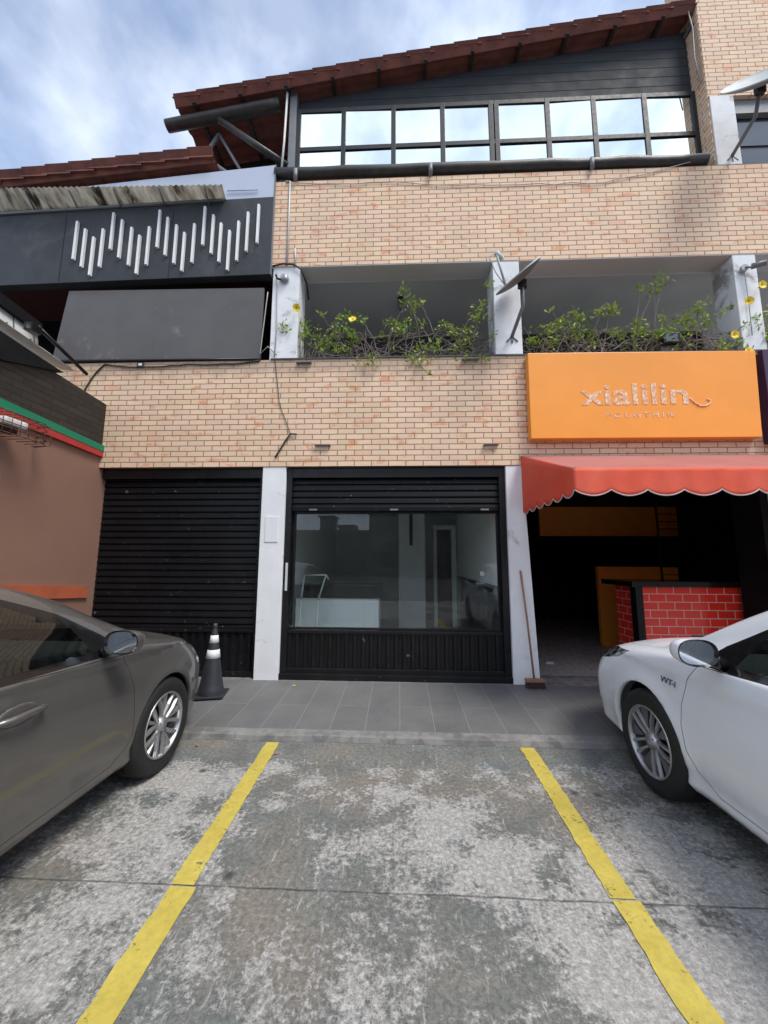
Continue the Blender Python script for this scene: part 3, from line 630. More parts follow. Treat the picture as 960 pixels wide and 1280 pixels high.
k = MB(); k.tube([(WX0 + .02, YW, ZV + .14), (WX0 + .02, YF + .01, ZF)], .012, 8); k.tube([(WX0 + .01, YF + .012, ZF - .012), (WX1, YF + .012, ZF - .012)], .013, 8); k.tube([(WX0, -.03, ZT - .02), (WX1, -.03, ZT - .02)], .014, 8)
SP(k.build('support_tube', M['steel']), aw)

# ================================================================== SIGNS
sg = empty('shop_sign', (2.9, 0, 2.95)); tag(sg, 'flat orange shop sign box with ghost traces of removed lettering', 'sign')
k = MB(); k.prism([(1.56, -.115, 2.925), (4.19, -.115, 2.92), (4.235, -.115, 3.985), (1.565, -.115, 4.005)], (0, .11, 0), .006); SP(k.build('panel', M['sign_orange']), sg)
def text_obj(body, size, loc, mat, sx=1.0, ext=.002, shear=0, rot=(R(90), 0, 0), name='lettering'):
    cu = bpy.data.curves.new('tmp', 'FONT'); cu.body = body; cu.size = size; cu.extrude = ext; cu.align_x = 'CENTER'; cu.shear = shear; cu.offset = .005 if size > .3 else .001
    to = bpy.data.objects.new('tmp', cu); col.objects.link(to); dg = bpy.context.evaluated_depsgraph_get(); me = bpy.data.meshes.new_from_object(to.evaluated_get(dg))
    bpy.data.objects.remove(to); o_ = bpy.data.objects.new(name, me); col.objects.link(o_); me.materials.clear(); me.materials.append(mat)
    o_.data.transform(Matrix.Translation(loc) @ Matrix.Rotation(rot[2], 4, 'Z') @ Matrix.Rotation(rot[0], 4, 'X') @ Matrix.Diagonal((sx, 1, 1, 1))); return o_
tx = text_obj('xialilin', .37, (2.80, -.1165, 3.335), M['scar'], 1.34, .0025); SP(tx, sg)
k = MB(); k.tube([(3.42, -.117, 3.40), (3.47, -.117, 3.34), (3.53, -.117, 3.30), (3.59, -.117, 3.30), (3.64, -.117, 3.33), (3.65, -.117, 3.37), (3.615, -.117, 3.385)], .010, 6); SP(k.build('swash', M['scar']), sg)
tx = text_obj('F O U N T H I N', .088, (2.84, -.1165, 3.172), M['scar'], 1.25, .0015); SP(tx, sg)
ps = empty('purple_sign', (4.6, 0, 2.95)); tag(ps, 'dark purple neighbouring sign at the right edge of the photo', 'sign')
SP(B('panel', (4.30, -.13, 2.86), (6.6, -.005, 3.99), M['purple'], bev=.005), ps); k = MB(); k.prism([(4.36, -.134, 3.72), (4.42, -.134, 3.72), (4.45, -.134, 3.92), (4.39, -.134, 3.92)], (0, .003, 0)); SP(k.build('mark', M['white_paint']), ps)

# ================================================================== LEFT UPPER FRONT (bar fascia)
lf = empty('bar_building', (-4.2, 0, 4.0)); tag(lf, 'upper bar front clad in dark grey sheet with tiled verge and plastic canopy', 'building')
k = MB(); k.prism([(-9, -.03, 5.12), (-1.712, -.03, 5.235), (-1.712, -.03, 6.395), (-9, -.03, 6.22)], (0, .12, 0), .006); SP(k.build('fascia_panel', M['fascia']), lf)
k = MB(); k.prism([(-9, -.02, 6.225), (-1.714, -.02, 6.40), (-1.714, -.02, 6.90), (-9, -.02, 6.30)], (0, .10, 0), .004); k.tube([(-2.36, -.04, 6.50), (-1.93, -.04, 6.50)], .008, 6); SP(k.build('pale_fascia', M['fascia_light']), lf)
k = MB(); k.prism([(-1.70, -.03, 5.235), (-1.71, -.03, 5.235), (-1.71, -.03, 6.9), (-1.70, -.03, 6.9)], (0, .1, 0)); SP(k.build('edge_trim', M['steel']), lf)
k = tiled_roof('r', -9.0, 6.44, .0875, 6.35, -.10, 1.6); lr2 = SP(k.build('tiled_verge', M['tile']), lf)
k = MB()
for i in range(19):
    xa = -8.95 + i * .335; xb = xa + .35; za = 6.57 + (xa + 9.0) * .0875; zb = za + .35 * .0875 - .024
    k.prism([(xa, -.135, za), (xb, -.135, zb), (xb, -.04, zb - .15), (xa, -.04, za - .18)], (0, .02, .006), .003)
SP(k.build('verge_tiles', M['tile']), lf)
# corrugated canopy
k = MB(); nx = 300; G = []
for i in range(nx + 1):
    x = -8 + (8 - 2.33) * i / nx; z = .012 * math.sin(2 * math.pi * x / .076)
    G.append([k.bm.verts.new((x - .05 * (1 - t_), -.005 - .235 * t_, 6.38 + (x + 2.33) * .03 * (1 - t_) - .01 * t_ + (-(x + 2.33)) * .025 * t_ + z)) for t_ in (0, .25, .5, .75, 1)])
for i in range(nx):
    for j in range(4): k.bm.faces.new((G[i][j], G[i][j + 1], G[i + 1][j + 1], G[i + 1][j])).smooth = True
kr = MB(); kr.prism([(-8, -.055, 6.175), (-2.40, -.055, 6.345), (-2.40, -.055, 6.375), (-8, -.055, 6.205)], (0, .023, 0)); SP(kr.build('canopy_rail', M['steel']), lf)
cs = k.build('plastic_canopy', M['canopy_sheet']); cs.modifiers.new('thickness', 'SOLIDIFY').thickness = .003; SP(cs, lf)
for i in range(7): k = MB(); x = -2.6 - i * .62; k.tube([(x, -.03, 6.30), (x + .03, -.23, 6.36 + i * .012)], .012, 6); SP(k.build('canopy_bracket', M['steel']), lf)
# void, reveal and screen below the fascia
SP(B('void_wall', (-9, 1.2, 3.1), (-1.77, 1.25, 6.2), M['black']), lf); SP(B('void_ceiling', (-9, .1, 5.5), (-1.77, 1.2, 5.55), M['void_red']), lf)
k = MB(); k.prism([(-4.60, .0, 4.085), (-1.80, .0, 4.06), (-1.80, .02, 5.08), (-4.50, .02, 5.11)], (0, .03, 0), .006); scn_ = SP(k.build('roller_screen', M['canvas']), lf)
k = MB(); k.tube([(-4.60, -.005, 4.075), (-1.79, -.005, 4.052)], .018, 8); SP(k.build('screen_bar', M['black_metal']), lf)
for x in (-7.6, -6.1, -4.62, -3.1): SP(B('panel_joint', (x, -.0345, 5.22), (x + .008, -.0305, 6.22), M['dark_void']), lf)
wv = empty('wave_sign', (-3.2, -.05, 5.3)); tag(wv, 'wave shaped wall sign of slim white upright bars on dark fascia', 'sign')
BARS = [(-4.423, 6.09, 5.514), (-4.296, 5.969, 5.397), (-4.166, 5.84, 5.268), (-4.044, 5.96, 5.39), (-3.918, 6.202, 5.648), (-3.787, 6.09, 5.517), (-3.643, 5.969, 5.4), (-3.522, 5.845, 5.271), (-3.397, 5.969, 5.401), (-3.268, 6.219, 5.654), (-3.148, 6.103, 5.533), (-3.018, 5.983, 5.408), (-2.9, 5.865, 5.293), (-2.771, 5.993, 5.413), (-2.641, 6.247, 5.669), (-2.517, 6.117, 5.539), (-2.404, 5.989, 5.411), (-2.281, 5.875, 5.287), (-2.164, 6.009, 5.422), (-2.041, 6.141, 5.556), (-1.90, 6.251, 5.672)]
for x, z1, z0 in BARS: SP(B('bar', (x - .015, -.068, z0), (x + .015, -.031, z1), M['white_paint'], bev=.003), wv)
# a cut down brick strip left of the balcony column is part of the building; pipes and cables
def thingtube(name, pts, rad, mat, label, cat, seg=8, group=None): k = MB(); k.tube(pts, rad, seg); return tag(k.build(name, mat), label, cat, group)
thingtube('drain_pipe', [(-1.63, .10, 8.25), (-1.64, .08, 7.4), (-1.66, .07, 6.83)], .016, M['pvc'], 'white drain pipe beside the post at the mirrored windows', 'pipe')
thingtube('conduit', [(-1.56, -.012, 6.64), (-1.50, -.012, 6.64), (-1.495, -.012, 5.38)], .012, M['pvc'], 'white conduit running down the upper brick band at its left end', 'conduit')
thingtube('conduit', [(-1.395, -.01, 5.62), (-1.385, -.01, 5.38)], .008, M['pvc'], 'short white conduit stub at the foot of the upper brick band', 'conduit')
def sag(a, b, s, n=10, j=.0): a, b = Vector(a), Vector(b); return [a.lerp(b, i / n) - Vector((0, 0, s * math.sin(math.pi * i / n) + random.uniform(-j, j))) for i in range(n + 1)]
thingtube('cable', sag((-4.12, -.012, 3.60), (-3.85, -.012, 4.02), -.06) + sag((-3.85, -.012, 4.02), (-2.75, -.012, 4.0), .05, 10, .01)[1:] + sag((-2.75, -.012, 4.0), (-1.8, -.012, 4.03), .03, 8, .008)[1:], .009, M['wire'], 'black cable sagging along the top of bricks under the canvas screen', 'cable', 6)
thingtube('cable', sag((-1.60, -.01, 4.03), (-1.52, -.01, 3.45), .0, 6, .01) + sag((-1.52, -.01, 3.45), (-1.36, -.01, 3.04), .0, 6, .01)[1:], .0045, M['wire'], 'thin dark wire trailing down the brick left of the balcony', 'cable', 6)
thingtube('cable', [(-1.28, -.02, 3.04), (-1.36, -.02, 3.045), (-1.42, -.015, 2.96), (-1.50, -.015, 2.82), (-1.545, -.012, 2.74)], .010, M['wire'], 'loose black cable end curling above the left white pillar', 'cable', 6)
thingtube('cable', sag((-1.40, -.012, 6.62), (-.3, -.012, 6.58), .03, 8, .01) + sag((-.3, -.012, 6.58), (2.7, -.012, 6.46), .05, 14, .02)[1:] + sag((2.7, -.012, 6.46), (4.17, -.012, 6.80), .03, 8, .01)[1:], .005, M['wire_light'], 'pale wire draped along the top of upper brick band', 'cable', 6)
thingtube('cable', sag((-1.74, .0, 5.0), (-1.80, -.01, 4.12), .0, 6, .008) + [(-1.70, -.015, 4.22), (-1.58, -.015, 4.10)], .007, M['wire_light'], 'grey cable hanging beside the left edge of balcony column', 'cable', 6)
thingtube('cable', [(-1.625, -.006, 5.30), (-1.62, -.006, 5.0), (-1.60, -.006, 4.5), (-1.61, -.006, 4.08)], .006, M['wire_light'], 'grey cable clipped down the face of left balcony column', 'cable', 6)
thingtube('cable', [(-1.69, -.015, 5.36), (-1.55, -.02, 5.39), (-1.40, -.02, 5.375), (-1.30, -.02, 5.30), (-1.27, .15, 5.24), (-1.27, .3, 5.1)], .012, M['wire'], 'black cable looped over the head of left balcony column', 'cable', 6)
thingtube('cable', [(4.06, .03, 9.25), (4.10, .03, 8.9), (4.08, .03, 8.4), (4.12, .03, 8.0)], .008, M['wire_light'], 'pale wire hanging at the corner of the brick tower', 'cable', 6)

for i, (x, z, wd, lb) in enumerate(((-1.32, 3.98, .22, 'dark metal bar on brick below the left balcony column'), (.78, 3.985, .24, 'dark metal bar on brick left of the orange sign top'), (-1.05, 2.89, .22, 'slim metal bracket on brick above the shop front, left one'), (1.02, 2.88, .20, 'slim metal bracket on brick above the shop front, right one'))):
    k = MB(); k.box((x, -.045, z), (x + wd * .9, -.001, z + .013), .003); tag(k.build('wall_bracket', M['steel']), lb, 'bracket', 'metal brackets on the lower brick band')
k = MB(); k.box((-3.42, -.02, 3.97), (-3.33, -.001, 4.03), .004); jb = k.build('junction_box', M['wire']); tag(jb, 'small black junction box on brick below the canvas screen', 'junction box')
k = MB(); k.box((-3.395, -.024, 3.985), (-3.35, -.0201, 4.015), .002); k.build('cover', M['white_paint'], jb)

# ================================================================== LEFT BROWN BUILDING
bb = empty('brown_building', (-3.79, -2, 0)); tag(bb, 'brown plastered side building with dark brick top and green red stripes', 'building')
def wallpoly(name, yz, x0, th, mat): k = MB(); k.prism([(x0, y, z) for y, z in yz], (-th, 0, 0)); return SP(k.build(name, mat), bb)
YE = -4.2
def ln(y, a, b): return a[1] + (b[1] - a[1]) * (y - a[0]) / (b[0] - a[0])
gt0, gt1 = (-1.243, 2.985), (.0, 2.915); gb0, gb1 = (-1.232, 2.902), (.0, 2.838); rb0, rb1 = (-1.222, 2.819), (.0, 2.768)
tp0, tp1 = (-.732, 3.60), (.0, 3.465)
wallpoly('plaster_wall', [(YE, 0), (.5, 0), (.5, 2.62), (-.002, 2.625), (-.002, 2.79), (YE, ln(YE, rb0, rb1) + .02)], -3.80, .25, M['brown_wall'])
wallpoly('brick_top', [(YE, ln(YE, gt0, gt1)), (-.003, 2.90), (-.003, 3.465), (YE, 3.77)], -3.785, .25, M['dark_brick'])
wallpoly('green_stripe', [(YE, ln(YE, gb0, gb1)), (-.002, gb1[1]), (-.002, gt1[1]), (YE, ln(YE, gt0, gt1))], -3.755, .06, M['green'])
wallpoly('red_stripe', [(YE, ln(YE, rb0, rb1)), (-.002, rb1[1]), (-.002, gb1[1] - .001), (YE, ln(YE, gb0, gb1) - .001)], -3.760, .06, M['red'])
wallpoly('orange_board', [(YE, 1.10 + .25), (-.003, 1.02), (-.003, 1.155), (YE, 1.24 + .25)], -3.775, .03, M['orange_trim'])
# roof edge of the brown building
k = MB(); k.prism([(-3.90, -.72, 3.535), (-3.90, -1.31, 3.34), (-3.90, -4.2, 3.45), (-3.90, -4.2, 3.85), (-3.90, -.68, 3.545)], (.16, 0, 0), .004); SP(k.build('roof_edge', M['black']), bb)
k = MB(); nseg = 16; G = []
def mroof(y, a_): return (-4.12 - .55 * math.sin(a_ * math.pi / 2), y, 3.84 + .10 * (-y) + .52 * (1 - math.cos(a_ * math.pi / 2)))
for i in range(nseg + 1): G.append([k.bm.verts.new(mroof(-.16 - 3.4 * i / nseg, a_)) for a_ in (0, .2, .4, .6, .8, 1)])
for i in range(nseg):
    for j in range(5): k.bm.faces.new((G[i][j], G[i][j + 1], G[i + 1][j + 1], G[i + 1][j])).smooth = True
mr = k.build('curved_metal_roof', simple('pale metal roofing', (.50, .50, .48), .5, var=.08)); mr.modifiers.new('t', 'SOLIDIFY').thickness = .01; SP(mr, bb)
for i in range(9):
    k = MB(); k.tube([Vector(mroof(-.22 - .26 * i, a_)) + Vector((.008, 0, 0)) for a_ in (0, .2, .4, .6, .8, 1)], .006, 5); SP(k.build('roof_seam', M['wire']), bb)
k = MB(); k.prism([(-4.72, -.16, 4.36), (-4.72, -3.4, 4.68), (-4.72, -3.4, 4.82), (-4.72, -.16, 4.50)], (.1, 0, 0)); SP(k.build('eave_board', M['black']), bb)
# floodlight on a long arm over the roof
fl_ = empty('flood_light', (-4.05, -.3, 3.98)); tag(fl_, 'black floodlight on a long arm above the brown building roof', 'floodlight')
k = MB(); k.tube([(-4.05, -.05, 3.86), (-4.10, -.70, 4.10)], .022, 8); SP(k.build('arm', M['black_metal']), fl_)
k = MB(); k.box((-4.16, -.80, 4.00), (-4.06, -.68, 4.09), .008); SP(k.build('housing', M['black_metal']), fl_); SP(B('lens', (-4.15, -.806, 4.01), (-4.07, -.8005, 4.08), M['lamp_glass']), fl_)
# caged lamp on the brown wall
cg = empty('caged_lamp', (-3.75, -1.1, 2.7)); tag(cg, 'wall lamp with white head inside a rusty wire cage', 'lamp')
k = MB()
for z in (2.62, 2.67, 2.72, 2.77, 2.82): k.tube([(-3.75, -1.5, z), (-3.56, -1.47, z), (-3.54, -1.02, z), (-3.60, -.93, z), (-3.75, -.90, z)], .005, 5)
for y in (-1.4, -1.32, -1.24, -1.16, -1.08, -1.0, -.93): k.tube([(-3.75, y, 2.62), (-3.55, y, 2.62), (-3.55, y, 2.82), (-3.75, y, 2.84)], .004, 5)
SP(k.build('cage', simple('rusty wire', (.10, .035, .02), .7)), cg)
k = MB(); k.box((-3.68, -1.34, 2.72), (-3.60, -1.12, 2.79), .02); SP(k.build('head', M['white_paint']), cg); k = MB(); k.box((-3.75, -1.3, 2.66), (-3.66, -1.16, 2.75), .008); SP(k.build('housing', M['black_metal']), cg)

# ================================================================== SMALL THINGS ON THE FRONT
def dish(name, loc, aim, rad, label, arm_to, lnb_len, sq=1.0, mount=None):
    e = empty(name, loc); tag(e, label, 'satellite dish')
    q = Vector(aim).normalized().to_track_quat('Z', 'Y').to_matrix().to_4x4()
    k = MB(); pr = [(rad * i / 10, .20 * rad * (i / 10) ** 2) for i in range(11)]; pr[0] = (.001, 0)
    k.lathe(pr + [(rad * 1.012, .20 * rad + .004), (rad * 1.01, .20 * rad - .012)], q, 48); k.lathe([(rad, .2 * rad - .012)] + [(rad * i / 10, .2 * rad * (i / 10) ** 2 - .012) for i in range(9, 0, -1)] + [(.001, -.012)], q, 48, mi=1)
    k.build('reflector', [M['dish'], M['dish_back']], e)
    k = MB(); a = q @ Vector((0, -rad * .95, .15 * rad)); b = q @ Vector((0, -rad * .35, lnb_len)); k.tube([a, b], .014, 8); k.build('feed_arm', M['dish'], e)
    k = MB(); d = (q @ Vector((0, .3, -1)) ).normalized(); k.tube([b + Vector((0, 0, -.0)), b + d * .09], .028, 12); k.tube([b + d * .09, b + d * .11], [.036, .030], 12); k.build('feed_head', M['pvc'], e)
    k = MB(); base = Vector(arm_to) - Vector(loc); hub = q @ Vector((0, 0, -.05)); k.tube([hub, hub * .5 + base * .5 + Vector(mount or (0, 0, 0)), base], .022, 10)
    k.tube([base, base + Vector((-.07, .0, -.07))], .010, 6); k.tube([base, base + Vector((.07, .0, -.07))], .010, 6); k.tube([base, base + Vector((.0, .0, -.09))], .010, 6); k.build('mount_arm', M['steel'], e)
    k = MB(); k.box(tuple(hub - Vector((.05, .03, .05))), tuple(hub + Vector((.05, .03, .05))), .008); k.build('bracket', M['black_metal'], e)
    k = MB(); k.tube([b, b + Vector((-.08, 0, -.06)), b * .6 + a * .4 + Vector((-.05, 0, -.08)), a], .006, 5); k.build('feed_cable', M['wire_light'], e); return e
dish('satellite_dish', (1.448, -.30, 4.83), (-.80, -.42, .95), .29, 'grey satellite dish on a pole at the middle balcony column', (1.42, .0, 4.30), .42, mount=(.02, -.16, -.05))
dish('satellite_dish', (4.33, -.50, 7.16), (-.35, -.75, .60), .38, 'large pale satellite dish at upper right brick tower, seen edge on', (4.374, -.0, 6.784), .5, mount=(.03, -.10, -.02))
def seccam(name, x, z, label, dx):
    e = empty(name, (x, -.01, z)); tag(e, label, 'security camera')
    k = MB(); k.tube([(0, 0, 0), (0, -.03, 0)], .045, 16); k.build('base', M['dish'], e)
    k = MB(); k.tube([(0, -.03, 0), (dx * .3, -.07, -.035), (dx * .5, -.08, -.02)], .012, 8); k.build('arm', M['steel'], e)
    k = MB(); k.tube([(dx * .4, -.05, -.01), (dx * 1.25, -.13, -.03)], .034, 14); k.tube([(dx * 1.25, -.13, -.03), (dx * 1.3, -.135, -.031)], .030, 14); k.build('body', M['steel'], e)
    k = MB(); k.tube([(0, -.01, -.04), (.01, -.005, -.45), (.0, -.005, -.9)], .005, 5); k.build('lead', M['wire_light'], e); return e
seccam('security_camera', 4.32, 5.14, 'black bullet camera high on the right balcony column', .12)
e = empty('dome_camera', (-1.52, -.01, 5.17)); tag(e, 'clear round lamp fitting with cable at left balcony column top', 'lamp')
k = MB(); k.lathe([(.001, .06), (.04, .055), (.06, .03), (.065, 0), (.05, -.03)], Matrix.Rotation(R(90), 4, 'X'), 20); k.build('dome', M['lamp_glass'], e)
k = MB(); k.lathe([(.001, .03), (.035, .028), (.05, 0), (.05, -.02), (.001, -.02)], Matrix.Rotation(R(90), 4, 'X'), 16); k.build('base', M['silver_plastic'], e)
k = MB(); k.tube([(-.04, -.02, -.02), (-.09, -.03, -.01), (-.11, -.02, .05)], .014, 8); k.build('cable_gland', M['black_metal'], e)
e = empty('parapet_floodlight', (3.36, .08, 4.06)); tag(e, 'small black floodlight on the parapet above the orange sign', 'floodlight')
k = MB(); k.box((-.10, -.10, .10), (.10, -.04, .24), .008); k.build('housing', M['black_metal'], e); k = MB(); k.box((-.075, -.105, .12), (.075, -.101, .22), .003); k.build('lens', M['lamp_glass'], e); k = MB(); k.box((-.085, -.03, 0), (.085, .03, .10), .006); k.build('base', M['steel'], e)
e = empty('ceiling_lamp', (.02, 1.0, 5.62)); tag(e, 'dark bulb lamp hanging from the left balcony ceiling', 'lamp')
k = MB(); k.tube([(0, 0, 0), (0, 0, -.06)], .05, 14); k.build('base', M['dark_void'], e); k = MB(); k.lathe([(.02, -.06), (.055, -.10), (.06, -.15), (.03, -.2), (.001, -.21)], None, 16); k.build('bulb', M['lamp_glass'], e)

# --- broom leaning on the right pillar
e = empty('broom', (1.475, -.07, .105)); tag(e, 'wooden push broom leaning on the right white pillar', 'broom')
k = MB(); k.tube([(.0, -.02, .09), (-.035, .03, .75), (-.075, .06, 1.27)], .011, 10); k.build('handle', M['broom_wood'], e)
k = MB(); k.box((-.10, -.06, .065), (.11, .0, .10), .008); k.build('head', M['broom_wood'], e)
k = MB()
for i in range(260):
    x = random.uniform(-.095, .105); y = random.uniform(-.055, -.005); dx = random.uniform(-.02, .02); dy = random.uniform(-.03, .01)
    k.poly([(x - .002, y, .066), (x + .002, y, .066), (x + dx + .001, y + dy, .0), (x + dx - .001, y + dy, .0)])
k.build('bristles', M['bristle'], e)
# --- traffic cone
e = empty('traffic_cone', (-1.97, -.44, .086)); tag(e, 'black traffic cone with two white bands beside the grey car', 'traffic cone')
e.rotation_euler = (R(-2.0), 0, R(12))
k = MB(); k.box((-.155, -.155, 0), (.155, .155, .022), .012); k.box((-.10, -.10, .022), (.10, .10, .03), .004); k.build('base', M['cone_black'], e)
def rad_(z): return .122 - .098 * (z - .03) / .65
seg_ = [(.13, .024), (.128, .04)] + [(rad_(z) + (.012 * math.exp(-(z - .04) * 18)), z) for z in (.05, .08, .12, .2, .3, .345)]
k = MB(); k.lathe(seg_, None, 36); k.lathe([(rad_(.345) - .002, .345), (rad_(.61) - .002, .61)], None, 36); k.lathe([(rad_(.61), .61), (rad_(.65), .65), (.02, .675), (.024, .685), (.022, .72), (.008, .722), (.004, .70)], None, 36); k.build('cone_body', M['cone_black'], e)
for a, b in ((.372, .455), (.525, .60)):
    k = MB(); k.lathe([(rad_(a) - .001, a - .001), (rad_(a) + .002, a), (rad_(b) + .002, b), (rad_(b) - .001, b + .001)], None, 36); k.build('white_band', M['cone_white'], e)

# --- leaf litter
for i, (x, y, z, lb) in enumerate(((-1.17, -.16, .103, 'small yellow leaf on the pavement near the shop front'), (-.95, -1.42, .006, 'curled dry brown leaf on concrete below the kerb'), (-1.62, -1.33, .006, 'dry brown leaf near the grey car wheel'))):
    k = MB(); k.poly([(-.02, 0, .004), (0, -.012, .002), (.022, .002, .012), (.002, .013, .006)]); o_ = k.build('fallen_leaf', M['petal'] if i == 0 else M['broom_wood']); o_.location = (x, y, z); o_.rotation_euler = (0, 0, i * 1.1); tag(o_, lb, 'leaf')

# ================================================================== CLIMBING PLANTS
def vine(name, label, x0, x1, tips, flowers, seed, extra=40):
    rnd = random.Random(seed); e = empty(name, ((x0 + x1) / 2, .05, 4.06)); tag(e, label, 'climbing plant', 'flowering climbers on the balcony parapet')
    ks = MB(); kl = MB(); ox = (x0 + x1) / 2
    def loc(p_): return Vector((p_[0] - ox, p_[1] - .05, p_[2] - 4.06))
    def curve(a, b, lift, rad, n=9, jig=.012):
        a, b = Vector(a), Vector(b); pts = [a.lerp(b, i / n) + Vector((rnd.uniform(-jig, jig), rnd.uniform(-jig, jig), lift * math.sin(math.pi * i / n) + rnd.uniform(-jig, jig))) for i in range(n + 1)]
        pts[0], pts[-1] = a, b; ks.tube([loc(q) for q in pts], [rad * (1 - .6 * i / n) for i in range(n + 1)], 5, cap=False); return pts
    def leaf(p_, d, ln_):
        d = d.normalized(); s_ = d.cross(Vector((rnd.uniform(-1, 1), rnd.uniform(-1, 1), rnd.uniform(-1, 1)))).normalized(); nrm = d.cross(s_); w_ = ln_ * .19
        q = [p_, p_ + d * ln_ * .3 + s_ * w_, p_ + d * ln_ * .65 + s_ * w_ * .85 - nrm * ln_ * .05, p_ + d * ln_ - nrm * ln_ * .15, p_ + d * ln_ * .65 - s_ * w_ * .85 - nrm * ln_ * .05, p_ + d * ln_ * .3 - s_ * w_]; c_ = p_ + d * ln_ * .5 - nrm * ln_ * .07
        V = [kl.bm.verts.new(loc(v)) for v in q]; c_ = kl.bm.verts.new(loc(c_))
        for i in range(6): kl.bm.faces.new((V[i], V[(i + 1) % 6], c_))
    def cluster(p_, n_, sz):
        for i in range(int(n_ * 1.9)):
            o3 = Vector((rnd.gauss(0, sz * .72), rnd.gauss(0, sz * .5), rnd.gauss(0, sz * .55))); d = Vector((rnd.gauss(0, 1), rnd.gauss(0, .8) - .3, rnd.gauss(.2, .9)))
            leaf(Vector(p_) + o3, d, rnd.uniform(.035, .07))
    # tangle of bare stems low along the parapet
    n = int((x1 - x0) * 32)
    for i in range(n):
        xa = rnd.uniform(x0, x1); xb = xa + rnd.choice((-1, 1)) * rnd.uniform(.1, .55); xb = min(max(xb, x0 - .05), x1 + .05)
        curve((xa, rnd.uniform(.02, .30), 4.05), (xb, rnd.uniform(-.03, .30), rnd.uniform(4.12, 4.42)), rnd.uniform(0, .10), rnd.uniform(.004, .009))
    for i in range(int(n * .35)):
        xa = rnd.uniform(x0, x1 - .3); z = rnd.uniform(4.10, 4.36); curve((xa, rnd.uniform(0, .2), z), (xa + rnd.uniform(.3, .8), rnd.uniform(0, .2), z + rnd.uniform(-.12, .12)), rnd.uniform(-.05, .1), .006, 12, .015)
    for i in range(int((x1 - x0) * 6)):
        xa = rnd.uniform(x0, x1); xb = min(max(xa + rnd.uniform(-.45, .45), x0 - .05), x1); zb = 4.28 + abs(rnd.gauss(0, .17)); yb = rnd.uniform(-.08, .15); curve((xa, .1, 4.08), (xb, yb, zb), rnd.uniform(.0, .16), .0045); cluster((xb, yb, zb), rnd.randint(2, 6), .03)
    for i in range(4):
        xa = rnd.uniform(x0 + .1, x1 - .1) if x0 < 1 else rnd.uniform(x1 - .6, x1 - .1); curve((xa, .0, 4.07), (xa + rnd.uniform(-.15, .15), -.05, rnd.uniform(3.75, 3.95)), .10, .004); cluster((xa, -.04, 3.98), 4, .05)
    for tx_, tz_, sz, nl in tips:
        xr = min(max(tx_ + rnd.uniform(-.4, .4), x0), x1); base_z = 4.06 if tz_ > 4.06 else 4.10
        y_ = rnd.uniform(-.02, .10) if tz_ > 4.08 else -.05
        curve((xr, .1, base_z), (tx_, y_, tz_), .10 if tz_ > 4.3 else .05, .007); cluster((tx_, y_, tz_), nl, sz)
    for i in range(extra): cluster((rnd.uniform(x0, x1), rnd.uniform(-.03, .2), 4.12 + abs(rnd.gauss(0, .14))), rnd.randint(3, 8), .05)
    ks.build('stems', M['stem'], e); kl.build('leaves', M['leaf'], e)
    for fx, fz in flowers:
        k = MB(); 
        for a_ in range(5):
            t_ = a_ * 2 * math.pi / 5 + .3; c, s = math.cos(t_), math.sin(t_); pts = [(0, .012, 0), (c * .022 - s * .019, -.006, s * .022 + c * .019), (c * .042 - s * .026, -.012, s * .042 + c * .026), (c * .052, -.014, s * .052), (c * .044 + s * .026, -.010, s * .044 - c * .026), (c * .022 + s * .019, -.005, s * .022 - c * .019)]
            k.poly(pts)
        fo = k.build('flower', M['petal'], e); fo.location = (fx - ox, -.12, fz - 4.06); fo.rotation_euler = (R(rnd.uniform(-25, 25)), 0, R(rnd.uniform(-25, 25)))
        k = MB(); k.tube([(0, .0, 0), (0, .05, -.01)], [.010, .006], 8); k.build('throat', M['petal_dark'], fo)
def px(X, Z, cx, cy, s): return X + (Z - cx) * s
# tips (x, z, spread, leaves)
T1 = [(-1.50, 4.52, .05, 10), (-1.50, 4.44, .05, 12), (-1.32, 4.60, .07, 16), (-1.22, 4.55, .06, 14), (-1.18, 4.38, .10, 40), (-.98, 4.32, .09, 26), (-.85, 4.42, .08, 26), (-.92, 4.28, .08, 22), (-.70, 4.45, .06, 18), (-.62, 4.30, .06, 16), (-.80, 4.62, .05, 14), (-.68, 4.64, .04, 9), (-.55, 4.63, .06, 18),
      (-.12, 4.55, .06, 20), (-.20, 4.40, .06, 14), (.02, 4.42, .08, 26), (.10, 4.55, .06, 16), (.15, 4.72, .05, 12), (.10, 4.85, .06, 16), (.06, 4.98, .05, 14), (.26, 4.83, .05, 14), (.28, 4.52, .05, 10), (.20, 4.12, .07, 18), (.30, 4.20, .06, 14), (.45, 4.15, .06, 14), (.62, 4.45, .05, 14), (.72, 4.40, .07, 22), (.86, 4.45, .08, 26), (1.0, 4.60, .08, 26), (1.05, 4.75, .06, 14), (.78, 4.16, .06, 16), (-.35, 3.98, .07, 18), (.15, 3.99, .06, 16), (.28, 3.97, .05, 14), (.35, 3.80, .02, 3), (1.02, 3.98, .05, 12), (1.15, 5.02, .04, 8), (1.32, 5.34, .04, 8), (.48, 4.25, .05, 12)]
vine('climbing_plant', 'thin yellow flowering climber at the left balcony opening', -1.30, 1.25, T1, [(-1.33, 4.71), (-.60, 4.53)], 3, 16)
